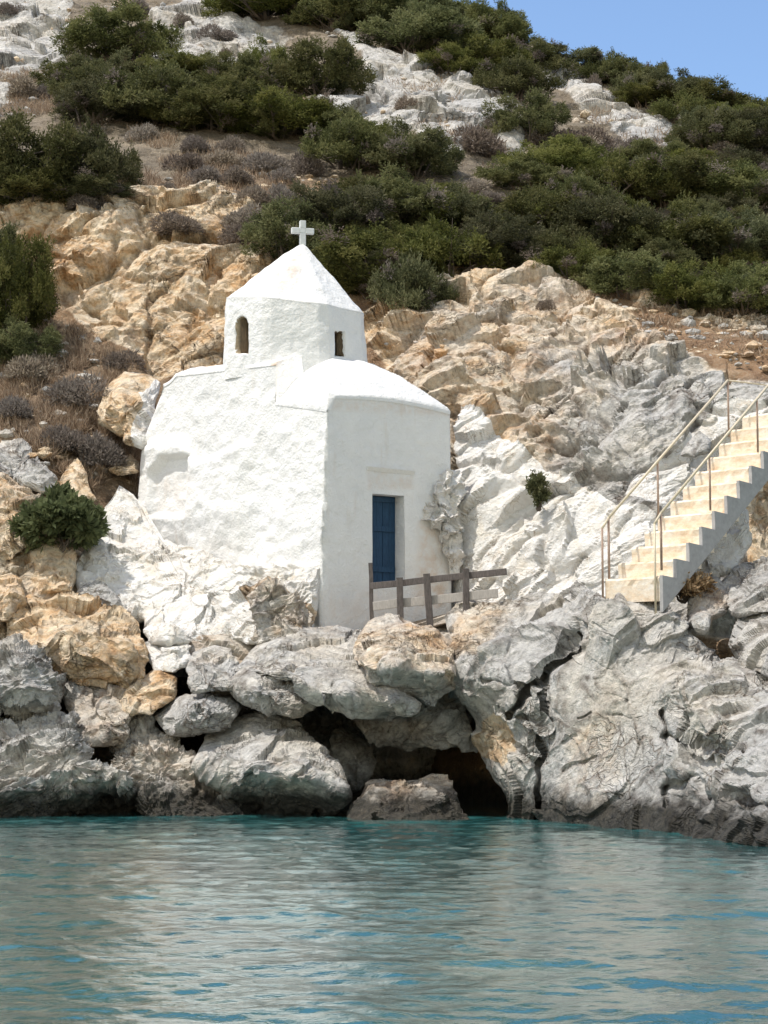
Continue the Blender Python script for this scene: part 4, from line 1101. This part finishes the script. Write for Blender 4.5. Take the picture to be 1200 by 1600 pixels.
# ------------------------------------------------------------------ wooden fence
def fence():
    rnd = random.Random(3)
    g0 = at(640, 985, 36.5)
    root = empty('wooden_fence', tuple(g0), 'broken dark wooden fence with one pale rail in front of the blue chapel door', 'fence')
    def A(px, py, Y): return Vector(at(px, py, Y))
    for (x0, y0, x1, y1, Y, w) in ((579, 880, 582, 1000, 37.0, .08), (624, 903, 627, 1000, 36.6, .125), (666, 897, 674, 1000, 36.45, .13), (728, 888, 728, 960, 36.3, .12)):
        mb = MB(); mb.bar(A(x1, y1, Y), A(x0, y0, Y), w, .09, up=(0, 1, 0), jit=.006, rnd=rnd); mb.build('post', M_WOODD, root)
    mb = MB(); mb.bar(A(579, 916, 36.9), A(792, 893, 36.15), .05, .125, jit=.006, rnd=rnd); mb.build('top_rail', M_WOODD, root)
    mb = MB(); mb.bar(A(583, 947, 36.85), A(778, 927, 36.15), .04, .17, jit=.006, rnd=rnd); p = mb.build('lower_rail', M_WOODL, root); p['label'] = 'pale grey weathered rail'
    mb = MB(); mb.bar(A(653, 984, 36.3), A(684, 992, 36.2), .22, .12, jit=.01, rnd=rnd); mb.build('foot_block', M_WOODD, root)
fence()

# ------------------------------------------------------------------ shrubs
def leaf_quads(c, dirs, ln, wd, rs):
    """thin two-triangle leaf sprays: base at c, pointing along dirs"""
    n = len(c)
    side = np.cross(dirs, rs.normal(size=(n, 3))); side /= np.linalg.norm(side, axis=1, keepdims=True) + 1e-9
    L = ln[:, None]; Wd = wd[:, None]
    v0 = c; v1 = c + dirs * L * .55 + side * Wd; v2 = c + dirs * L; v3 = c + dirs * L * .45 - side * Wd
    V = np.stack([v0, v1, v2, v3], 1).reshape(-1, 3)
    Q = np.arange(n * 4).reshape(-1, 4)
    return V, Q

def out0(c, h):
    o = c - np.array([0, 0, .3 * h]); return o / (np.linalg.norm(o) + 1e-9)

def juniper_mesh(seed, w=3.0, h=2.0, leaf=.085, nl=190, nc=128, cr0=.21):
    """a wind-cut shrub about w wide and h tall: a lumpy mound of tufted sprays on limbs"""
    rs = np.random.RandomState(seed)
    nlobe = rs.randint(9, 13)
    lobes = [(0, 0, .52, .40, .46)]
    for k in range(nlobe):
        a = 2 * np.pi * k / nlobe + rs.uniform(-.4, .4); rr = rs.uniform(.30, .72)
        lobes.append((rr * math.cos(a), rr * math.sin(a), rs.uniform(.22, .62) * (1 - .45 * rr), rs.uniform(.24, .38), rs.uniform(.24, .42)))
    lob = np.array(lobes)
    C = []
    while len(C) < nc:
        l = lob[rs.randint(len(lob))]
        d = rs.normal(size=3); d /= np.linalg.norm(d)
        if d[2] < -.3: continue
        r = rs.uniform(.72, 1.05)
        C.append((l[0] + d[0] * r * l[3], l[1] + d[1] * r * l[3], max(.03, l[2] + d[2] * r * l[4])))
    C = np.array(C)
    C[:, 0] -= (C[:, 0].min() + C[:, 0].max()) / 2; C[:, 1] -= (C[:, 1].min() + C[:, 1].max()) / 2
    C[:, 0] *= (w / 2 - cr0 * .8) / abs(C[:, 0]).max(); C[:, 1] *= (w / 2 - cr0 * .8) / abs(C[:, 1]).max(); C[:, 2] *= (h - cr0 * .9) / C[:, 2].max()
    Vs = []; Qs = []; T = []; n0 = 0
    for c in C:
        cr = cr0 * rs.uniform(.65, 1.25)
        n = int(nl * rs.uniform(.7, 1.3))
        d = rs.normal(size=(n, 3)); d /= np.linalg.norm(d, axis=1, keepdims=True)
        p = c + d * cr * (rs.uniform(.1, 1, n) ** .45)[:, None] * np.array([1.2, 1.2, .75])
        dirs = d * .7 + np.array([0, 0, .45]) + rs.normal(size=(n, 3)) * .55
        dirs /= np.linalg.norm(dirs, axis=1, keepdims=True)
        V, Q = leaf_quads(p, dirs, leaf * rs.uniform(.6, 1.35, n), leaf * .19 * rs.uniform(.7, 1.3, n), rs)
        Vs.append(V); Qs.append(Q + n0); n0 += len(V)
        tc = rs.uniform(.15, .85) if rs.uniform() > .05 else -1.
        T.append(np.clip(rs.normal(tc, .17, n), .06 if tc > 0 else 0, 1))
        ns_ = 9
        sd = rs.normal(size=(ns_, 3)) + out0(c, h) * 1.1 + np.array([0, 0, .9]); sd /= np.linalg.norm(sd, axis=1, keepdims=True)
        ln_ = cr * rs.uniform(1.0, 1.9, ns_)
        tt = np.tile(np.linspace(.35, 1, 11), ns_); si = np.repeat(np.arange(ns_), 11)
        p = c + sd[si] * (ln_[si] * tt)[:, None] + rs.normal(0, .012, (len(si), 3))
        dd = sd[si] * .9 + rs.normal(size=(len(si), 3)) * .55; dd /= np.linalg.norm(dd, axis=1, keepdims=True)
        V, Q = leaf_quads(p, dd, leaf * rs.uniform(.55, 1.1, len(si)), leaf * .20 * np.ones(len(si)), rs)
        Vs.append(V); Qs.append(Q + n0); n0 += len(V)
        T.append(np.clip(rs.normal(tc + .1, .15, len(si)), .06 if tc > 0 else 0, 1))
    V = np.concatenate(Vs); Q = np.concatenate(Qs); T = np.concatenate(T)
    mb = MB(); rnd = random.Random(seed); knots = []
    root_ = Vector((0, 0, -.25))
    for k in range(9):
        l = C[rnd.randrange(len(C))] * np.array([.7, .7, .75])
        a = root_ + Vector((rnd.uniform(-.03, .03), rnd.uniform(-.03, .03), 0)); b = Vector(l)
        m = a.lerp(b, .5) + Vector((rnd.uniform(-.12, .12), rnd.uniform(-.12, .12), -.08 * h))
        pts = [a, a.lerp(m, .5) + Vector((rnd.uniform(-.06, .06), 0, 0)), m, m.lerp(b, .6) + Vector((0, rnd.uniform(-.06, .06), .05)), b]
        mb.tube(pts, [.065, .05, .04, .028, .014], 6); knots += pts[2:]
    for k in range(34):
        a = knots[rnd.randrange(len(knots))]
        l = min((C[rnd.randrange(len(C))] for _ in range(7)), key=lambda q: (Vector(q) - a).length)
        b = Vector(l + out0(l, h) * cr0 * rnd.uniform(.8, 1.8) + np.array([0, 0, rnd.uniform(-.05, .12)]))
        mb.tube([a, a.lerp(b, .5) + Vector((rnd.uniform(-.05, .05), rnd.uniform(-.05, .05), rnd.uniform(-.04, .06))), b], [.018, .012, .005], 4)
    return V, Q, T, mb

def shrub_proto(seed, mat, **k):
    V, Q, T, mb = juniper_mesh(seed, **k)
    fm = mesh_np('crown', V, Q, None, mat, False, {'tint': ('FACE', T)})
    tm = bpy.data.meshes.new('trunk'); tm.from_pydata([tuple(v) for v in mb.V], [], mb.F); tm.materials.append(M_BARK); tm.update()
    return fm, tm

PJ = [shrub_proto(100 + i, M_JUN) for i in range(4)] + [shrub_proto(110, M_JUN, w=3, h=1.5, nc=105), shrub_proto(111, M_JUN, w=3, h=2.4, nc=145)]

def cushion_mesh(seed, w=1.2, h=.55, n=3600, ln=.11):
    """low thorny cushion: several merged domes of fine radiating twigs"""
    rs = np.random.RandomState(seed)
    dm = [(rs.uniform(-.30, .30) * w, rs.uniform(-.22, .22) * w, rs.uniform(.26, .40) * w, rs.uniform(.65, 1.0) * h) for _ in range(4)]
    k = rs.randint(4, size=n); dmA = np.array(dm)[k]
    d = rs.normal(size=(n, 3)); d[:, 2] = abs(d[:, 2]); d /= np.linalg.norm(d, axis=1, keepdims=True)
    r = rs.uniform(.72, 1.0, n)
    lump = 1 + .12 * vnoise(d * 4 + k[:, None] * 9, seed)
    p = np.stack([dmA[:, 0] + d[:, 0] * r * lump * dmA[:, 2], dmA[:, 1] + d[:, 1] * r * lump * dmA[:, 2], d[:, 2] * r * lump * dmA[:, 3] - .04], -1)
    dirs = d + rs.normal(size=(n, 3)) * .45; dirs /= np.linalg.norm(dirs, axis=1, keepdims=True)
    V, Q = leaf_quads(p, dirs, ln * rs.uniform(.5, 1.3, n), ln * .13 * rs.uniform(.6, 1.5, n), rs)
    return mesh_np('cushion_shrub', V, Q, None, M_DRY, False, {'tint': ('FACE', np.clip(rs.normal(.5, .22, n), 0, 1))})
PC = [cushion_mesh(200 + i) for i in range(4)]

rng = random.Random(77)
def plant_tree(px, base_py, w_px, h_px, label, name='juniper_shrub', cat='shrub', group='juniper shrubs on the hillside', proto=None, rot=None, sink=.15):
    g = ground(px, base_py)
    m = g.y / FPX
    k = rng.randrange(len(PJ)) if proto is None else proto
    fm, tm = PJ[k]
    o = empty(name, tuple(g - Vector((0, 0, sink))), label, cat, group)
    ref = (3.0, 2.0) if k < 4 else ((3.0, 1.5) if k == 4 else (3., 2.4))
    sx = w_px * m / ref[0] * 1.10; sz = h_px * m / ref[1] * 1.02
    o.scale = (sx, sx * rng.uniform(.9, 1.1), sz)
    o.rotation_euler = (0, 0, rng.uniform(0, 6.28) if rot is None else rot)
    link('crown', fm, o); link('trunk', tm, o)
    return o
def plant_cushion(px, base_py, w_px, h_px, label):
    g = ground(px, base_py); m = g.y / FPX
    o = link('cushion_shrub', PC[rng.randrange(4)], None, tuple(g - Vector((0, 0, .03))))
    o.scale = (w_px * m / 1.25, w_px * m / 1.25, h_px * m / .55); o.rotation_euler = (0, 0, rng.uniform(0, 6.28))
    tag(o, label, 'dry shrub', 'dry cushion shrubs on the hillside')
    return o

SHRUBS = [  # px, base py, width px, height px, label
 (190, 100, 175, 100, 'dark green juniper in the upper left between two pale rock patches'),
 (150, 195, 150, 90, 'olive juniper behind the big dark bush at the left edge'),
 (250, 190, 190, 95, 'broad juniper below the upper left pale rocks, centre of its row'),
 (345, 205, 170, 90, 'juniper above the grey cushion shrubs, left of the darkest upper bush'),
 (440, 215, 170, 85, 'juniper directly right of the cushion shrub patch, on its upper edge'),
 (500, 150, 150, 105, 'darkest upper juniper, open grey branches, left of the long pale rock streak'),
 (415, 130, 90, 80, 'small juniper touching the left side of the darkest upper juniper'),
 (545, 262, 150, 85, 'juniper under the left end of the long pale rock streak'),
 (640, 275, 170, 95, 'rounded juniper below the middle of the long pale rock streak'),
 (40, 310, 190, 150, 'large dark juniper at the left edge on top of the ochre cliff'),
 (150, 300, 150, 120, 'dark juniper overhanging the ochre cliff, right half of the big left clump'),
 (420, 30, 180, 80, 'juniper at the top frame edge above the upper pale rocks'),
 (560, 45, 170, 80, 'juniper at the top edge above the long pale streak'),
 (655, 85, 170, 85, 'olive juniper on the upper slope below the skyline notch'),
 (640, 30, 130, 60, 'juniper on the skyline where the ridge leaves the top of the frame'),
 (700, 40, 100, 50, 'low juniper on the skyline left of the dark rounded tree'),
 (735, 110, 150, 70, 'light olive juniper left of the right-hand pale rocks'),
 (705, 118, 110, 50, 'small juniper hugging the upper edge of the long pale streak'),
 (795, 152, 130, 70, 'dark juniper between the two pale rock streaks'),
 (822, 218, 120, 80, 'juniper under the right-hand pale streak'),
 (830, 120, 130, 60, 'juniper just below the skyline right of the dark rounded tree'),
 (905, 115, 130, 45, 'low juniper on the skyline above the right-hand pale streak'),
 (1110, 242, 140, 80, 'greyish juniper on the far right slope above the green belt'),
 (1012, 166, 100, 46, 'light green juniper beside the upper end of the right pale streak'),
 (1180, 245, 140, 80, 'greyish juniper at the right frame edge below the skyline'),
 (1110, 180, 120, 55, 'wispy juniper on the skyline near the right edge'),
 (1185, 195, 120, 50, 'juniper on the skyline at the right frame edge'),
 (870, 285, 150, 85, 'bright green juniper below the small brown rock gap'),
 (960, 310, 170, 85, 'juniper in the upper row of the right green belt, left part'),
 (1060, 315, 180, 85, 'juniper in the upper row of the right green belt, middle part'),
 (1160, 330, 170, 85, 'juniper in the upper row of the right green belt, right end'),
 (450, 420, 150, 110, 'juniper left of the cross behind the chapel roof'),
 (520, 380, 170, 100, 'juniper behind the chapel cross, upper part of the central thicket'),
 (620, 350, 180, 95, 'juniper crowning the central thicket right of the cross'),
 (700, 365, 150, 90, 'juniper at the upper right of the central thicket'),
 (580, 450, 190, 110, 'juniper right of the pointed roof, middle of the central thicket'),
 (690, 430, 180, 100, 'juniper above the crest of cream rocks right of the chapel'),
 (630, 490, 120, 110, 'dark juniper hanging over the rocks directly right of the drum'),
 (770, 410, 150, 80, 'juniper between central thicket and right green belt'),
 (850, 370, 170, 90, 'juniper above the orange soil patch'),
 (940, 390, 190, 95, 'large juniper in the middle row of the right green belt, left part'),
 (1050, 400, 190, 95, 'large juniper in the middle row of the right green belt, centre'),
 (1160, 410, 190, 95, 'large juniper in the middle row of the right green belt, right end'),
 (900, 440, 140, 75, 'juniper at the upper end of the orange soil path'),
 (980, 465, 160, 85, 'juniper along the lower edge of the green belt, above the soil path'),
 (1070, 480, 150, 85, 'juniper along the lower edge of the green belt, above the handrail'),
 (1160, 490, 160, 90, 'juniper along the lower edge of the green belt at the right frame edge'),
 (20, 545, 130, 190, 'tall dark juniper at the left edge in front of the ochre cliff'),
 (45, 325, 150, 62, 'low dark juniper at the foot of the big left clump, on the cliff edge'),
 (150, 312, 130, 52, 'low dark juniper at the right foot of the big left clump'),
 (30, 568, 120, 84, 'low dark juniper at the foot of the tall one at the left edge'),
 (-30, 500, 130, 170, 'dark juniper cut by the left frame edge in front of the ochre cliff'),
]
for s in SHRUBS: plant_tree(*s)
FILL = [
 [(110, 130), (340, 110), (420, 170), (620, 240), (660, 265), (640, 280), (500, 225), (200, 190), (110, 180)],
 [(380, 15), (690, 15), (800, 85), (890, 105), (820, 122), (770, 120), (690, 95), (590, 62), (450, 40)],
 [(840, 240), (1000, 250), (1200, 270), (1200, 480), (1000, 455), (880, 430), (800, 380), (760, 330), (820, 290)],
 [(960, 130), (1100, 180), (1200, 200), (1200, 240), (1080, 230)],
 [(420, 350), (700, 300), (760, 380), (700, 430), (600, 470), (540, 420)],
]
def fillers():
    k = 0
    for poly in FILL:
        p = np.array(poly); A = (p[:, 0].max() - p[:, 0].min()) * (p[:, 1].max() - p[:, 1].min())
        n = int(A / 4200) + 3; m = 0; pts = []
        for _ in range(4000):
            if m >= n: break
            x, y = rng.uniform(p[:, 0].min(), p[:, 0].max()), rng.uniform(p[:, 1].min(), p[:, 1].max())
            if polydist(np.array([x]), np.array([y]), p)[0] < 0 or any((x - a) ** 2 + ((y - b) * 2) ** 2 < 52 ** 2 for a, b in pts): continue
            pts.append((x, y)); m += 1
            plant_tree(x, y, rng.uniform(80, 130), rng.uniform(42, 66), 'low juniper filling a gap between the larger shrubs of the green thicket', group='low junipers filling the thicket')
fillers()
plant_tree(772, 78, 115, 78, 'dark rounded juniper tree standing out on the skyline', name='juniper_tree', cat='tree', group='skyline trees', proto=5)
plant_tree(1022, 150, 85, 58, 'small bushy juniper tree on the skyline of the right ridge', name='juniper_tree', cat='tree', group='skyline trees', proto=3)
plant_tree(960, 132, 80, 40, 'low juniper tree on the skyline left of the small bushy one', name='juniper_tree', cat='tree', group='skyline trees', proto=4)

CUSH = [
 (225, 220, 66, 32, 'grey cushion shrub right beside the big dark juniper, topmost of the patch'),
 (300, 237, 60, 26, 'grey cushion shrub in the top row of the patch, middle'),
 (357, 240, 50, 32, 'rounded brown cushion shrub in the top row of the patch, right'),
 (282, 265, 60, 30, 'grey cushion shrub at the left of the patch, second row'),
 (340, 258, 80, 26, 'wide low cushion shrub in the middle of the patch'),
 (312, 286, 62, 28, 'dark cushion shrub in the lower row of the patch, left'),
 (362, 287, 60, 28, 'dark cushion shrub in the lower row of the patch, right'),
 (415, 268, 72, 32, 'pale brown cushion shrub at the right of the patch'),
 (474, 272, 60, 36, 'grey brown cushion shrub at the right end of the patch'),
 (440, 285, 60, 25, 'low grey cushion shrub beside a pale stone under the right end of the patch'),
 (400, 318, 64, 36, 'cushion shrub on the cliff edge below the patch, left of two'),
 (444, 320, 60, 36, 'cushion shrub on the cliff edge below the patch, right of two'),
 (278, 360, 80, 32, 'olive brown cushion shrub on the ochre cliff face'),
 (392, 352, 74, 34, 'grey cushion shrub near the chapel cross, upper of two'),
 (375, 378, 60, 30, 'grey cushion shrub near the chapel cross, lower of two'),
 (135, 328, 66, 26, 'brown cushion shrub on the ochre cliff edge under the big dark juniper'),
 (260, 300, 36, 20, 'tiny cushion shrub on the cliff edge left of the cross'),
 (30, 152, 64, 34, 'dark brown cushion shrub in the upper left below the pale rocks'),
 (78, 152, 40, 26, 'small brown cushion shrub next to the dark one in the upper left'),
 (20, 28, 50, 24, 'dry cushion shrub among pale rocks in the top left corner'),
 (215, 25, 50, 28, 'dry cushion shrub at the top edge above the dark upper left juniper'),
 (340, 62, 70, 24, 'grey cushion shrub in the middle of the upper left pale rocks'),
 (352, 96, 34, 22, 'small grey cushion shrub at the foot of the upper left pale rocks'),
 (283, 40, 40, 20, 'small grey cushion shrub on top of the upper left pale rocks'),
 (735, 240, 100, 42, 'dark blackish cushion shrub on the end of the long pale streak'),
 (645, 172, 60, 24, 'dry cushion shrub lying on the long pale streak'),
 (875, 118, 58, 26, 'tan cushion shrub on top of the right pale streak'),
 (929, 142, 36, 30, 'round grey brown cushion shrub on the right pale streak'),
 (910, 232, 90, 34, 'broad dry cushion shrub below the right pale streak, left of two'),
 (975, 240, 80, 30, 'broad dry cushion shrub below the right pale streak, right of two'),
 (840, 225, 60, 24, 'tan cushion shrub between the two pale streaks'),
 (735, 302, 64, 22, 'pale grey cushion shrub in the gap above the central thicket, left'),
 (802, 328, 50, 30, 'brown cushion shrub in the gap right of the central thicket'),
 (770, 318, 60, 20, 'tan cushion shrub in the gap above the central thicket, middle'),
 (1130, 250, 80, 26, 'grey dry cushion shrub on the far right slope'),
 (1150, 372, 50, 18, 'pale dry cushion shrub inside the right green belt'),
 (60, 590, 90, 44, 'brown dry shrub on the left slope under the tall juniper'),
 (130, 632, 100, 50, 'brown dry shrub in the middle of the left dry slope'),
 (150, 725, 90, 50, 'tan dry shrub on the left slope above the pointed rock'),
 (105, 700, 80, 40, 'brown dry shrub on the left slope above the tilted grey slab'),
 (195, 575, 70, 32, 'brown dry shrub left of the chapel roof'),
 (30, 650, 70, 36, 'brown dry shrub at the left edge above the tilted slab'),
 (855, 480, 30, 16, 'small dry shrub in a crack of the cream rocks'),
]
for c in CUSH: plant_cushion(*c)

# the bush left of the white rocks, and smaller plants
def small_plant(name, label, px, py, Y, w, h, seed, mat, cat='plant', leaf=.11, nc=45, nl=60, cr=.15):
    V, Q, T, mb = juniper_mesh(seed, w=w, h=h, leaf=leaf, nc=nc, nl=nl, cr0=cr)
    g = Vector(at(px, py, Y))
    o = empty(name, tuple(g), label, cat)
    link('foliage', mesh_np('foliage', V, Q, None, mat, False, {'tint': ('FACE', T)}), o)
    mb2 = MB(); mb2.V = [tuple(Vector(v) * .5) for v in mb.V]; mb2.F = mb.F
    tm = bpy.data.meshes.new('stem'); tm.from_pydata(mb2.V, [], mb2.F); tm.materials.append(M_BARK); link('stem', tm, o)
    return o
M_BUSH = foliage_material('green_bush_leaves', (.035, .052, .014), (.085, .118, .030), (.16, .20, .06))
small_plant('green_bush', 'fresh green bush growing from brown rocks left of the white painted base', 92, 866, 38.9, 1.7, 1.25, 301, M_BUSH, 'bush', .20, 62, 36, .18)
small_plant('wall_plant', 'small dark plant growing out of the whitewashed rock right of the door', 841, 788, 38.15, .40, .58, 302, M_JUN, 'plant', .07, 22, 60, .09)
small_plant('dry_bush', 'dry yellowish bush at the foot of the stair flank', 1068, 930, 33.2, .95, .5, 303, M_GRASS, 'bush', .09, 40, 55, .12)

# dry grass and small scrub over the bare soil
def dry_grass():
    rs = np.random.RandomState(8)
    polys = [([(0, 520), (90, 500), (220, 570), (225, 700), (215, 780), (120, 760), (60, 700), (0, 670)], 2600),
             ([(200, 200), (480, 260), (470, 310), (230, 300)], 900), ([(820, 425), (1200, 495), (1200, 560), (1050, 545)], 260), ([(560, 60), (1200, 200), (1200, 300), (700, 260)], 900), ([(0, 110), (110, 110), (110, 180), (0, 180)], 500)]
    C = []
    for poly, n in polys:
        p = np.array(poly); x = rs.uniform(p[:, 0].min(), p[:, 0].max(), n * 3); y = rs.uniform(p[:, 1].min(), p[:, 1].max(), n * 3)
        ok = (polydist(x, y, p) > 0) & (vnoise(np.stack([x / 24, y / 16, 0 * x], -1), 4) > -.15)
        x, y = x[ok][:n], y[ok][:n]
        C.append(at(x, y, terr_Y(x, y)))
    C = np.concatenate(C)
    c = np.repeat(C, 9, 0) + rs.normal(0, .07, (len(C) * 9, 3)) * np.array([1, 1, .2])
    n = len(c)
    d = rs.normal(size=(n, 3)) * .55 + np.array([0, 0, 1]); d /= np.linalg.norm(d, axis=1, keepdims=True)
    V, Q = leaf_quads(c - np.array([0, 0, .05]), d, rs.uniform(.12, .38, n), rs.uniform(.006, .014, n), rs)
    o = link('dry_grass', mesh_np('dry_grass', V, Q, None, M_GRASS, False, {'tint': ('FACE', rs.uniform(0, 1, n))}))
    tag(o, 'dry brown grass and scrub scattered over the bare soil', 'grass', kind='stuff')
dry_grass()

def rubble():
    rs = np.random.RandomState(18)
    polys = [([(820, 420), (900, 430), (1200, 500), (1200, 580), (1080, 560), (930, 470)], 260), ([(0, 520), (90, 500), (220, 570), (225, 760), (60, 740), (0, 690)], 320), ([(230, 280), (520, 270), (560, 320), (380, 330)], 160),
             ([(0, 0), (560, 0), (1200, 170), (1200, 280), (600, 200), (0, 180)], 420), ([(560, 480), (700, 430), (700, 640), (640, 620)], 50)]
    t = (1 + 5 ** .5) / 2
    iv = np.array([(-1, t, 0), (1, t, 0), (-1, -t, 0), (1, -t, 0), (0, -1, t), (0, 1, t), (0, -1, -t), (0, 1, -t), (t, 0, -1), (t, 0, 1), (-t, 0, -1), (-t, 0, 1)]) / 1.9
    it = np.array([(0, 11, 5), (0, 5, 1), (0, 1, 7), (0, 7, 10), (0, 10, 11), (1, 5, 9), (5, 11, 4), (11, 10, 2), (10, 7, 6), (7, 1, 8), (3, 9, 4), (3, 4, 2), (3, 2, 6), (3, 6, 8), (3, 8, 9), (4, 9, 5), (2, 4, 11), (6, 2, 10), (8, 6, 7), (9, 8, 1)])
    Vs = []; Ts = []; Z = []; n0 = 0
    for poly, n in polys:
        p = np.array(poly); x = rs.uniform(p[:, 0].min(), p[:, 0].max(), n * 4); y = rs.uniform(p[:, 1].min(), p[:, 1].max(), n * 4)
        ok = polydist(x, y, p) > 0; x, y = x[ok][:n], y[ok][:n]
        P = at(x, y, terr_Y(x, y))
        for q in P:
            s = .03 + .15 * rs.uniform() ** 4
            v = iv * (1 + rs.uniform(-.3, .3, (12, 1))) * s * np.array([rs.uniform(.8, 1.5), rs.uniform(.8, 1.5), rs.uniform(.5, .9)])
            Vs.append(v + q + np.array([0, 0, .02])); Ts.append(it + n0); n0 += 12
            Z.append(np.tile([0, rs.uniform(.1, 1.), 0, 0], (12, 1)))
    o = link('rubble', mesh_np('rubble', np.concatenate(Vs), None, np.concatenate(Ts), M_ROCK, False, {'zone': ('POINT', np.concatenate(Z))}))
    tag(o, 'loose small stones scattered over the bare soil', 'rubble', kind='stuff')
rubble()

# ------------------------------------------------------------------ light, sky, camera
EL, PHI = R(65.5), R(19)
S = Vector((-math.cos(PHI) * math.cos(EL), -math.sin(PHI) * math.cos(EL), math.sin(EL)))
sun = bpy.data.lights.new('sun', 'SUN'); sun.energy = 2.95; sun.angle = R(.5); sun.color = (1, .95, .87)
so = bpy.data.objects.new('sun', sun); COL.objects.link(so); so.rotation_euler = S.to_track_quat('Z', 'Y').to_euler()
so.location = (0, 20, 60)
world = bpy.data.worlds.new('World'); scene.world = world; world.use_nodes = True
wn = world.node_tree; bg = wn.nodes['Background']
sky = wn.nodes.new('ShaderNodeTexSky'); sky.sky_type = 'NISHITA'; sky.sun_disc = False
sky.sun_elevation = EL; sky.sun_rotation = math.atan2(S.x, S.y)
sky.air_density = 1.0; sky.dust_density = .7; sky.ozone_density = 4.0
NW = NT(wn)
_sp = NW.n('ShaderNodeSeparateXYZ'); NW.L(NW.n('ShaderNodeTexCoord').outputs['Generated'], _sp.inputs[0])
# sky behind the boat brightened and warmed as added fill for the shaded wall; deep blue over the land
_warm_fill = NW.maprange(NW.math('MULTIPLY', _sp.outputs[1], -1.0), -.25, .55)
wn.links.new(NW.mix(_warm_fill, sky.outputs[0], NW.mix(1, sky.outputs[0], (2.2, 1.56, .98), 'MULTIPLY')), bg.inputs[0]); bg.inputs[1].default_value = .14
cam = bpy.data.cameras.new('camera'); co = bpy.data.objects.new('camera', cam); COL.objects.link(co)
cam.sensor_fit = 'HORIZONTAL'; cam.sensor_width = 36; cam.lens = 36 * FPX / 1200; cam.clip_start = .1; cam.clip_end = 2000
co.location = tuple(CAM); co.rotation_euler = (math.pi / 2 + PITCH, 0, 0)
scene.camera = co
scene.view_settings.view_transform = 'Standard'; scene.view_settings.look = 'None'; scene.view_settings.gamma = 1
scene.view_settings.exposure = 0.57
scene.cycles.max_bounces = 6; scene.cycles.diffuse_bounces = 3; scene.cycles.glossy_bounces = 3
scene.cycles.use_denoising = True
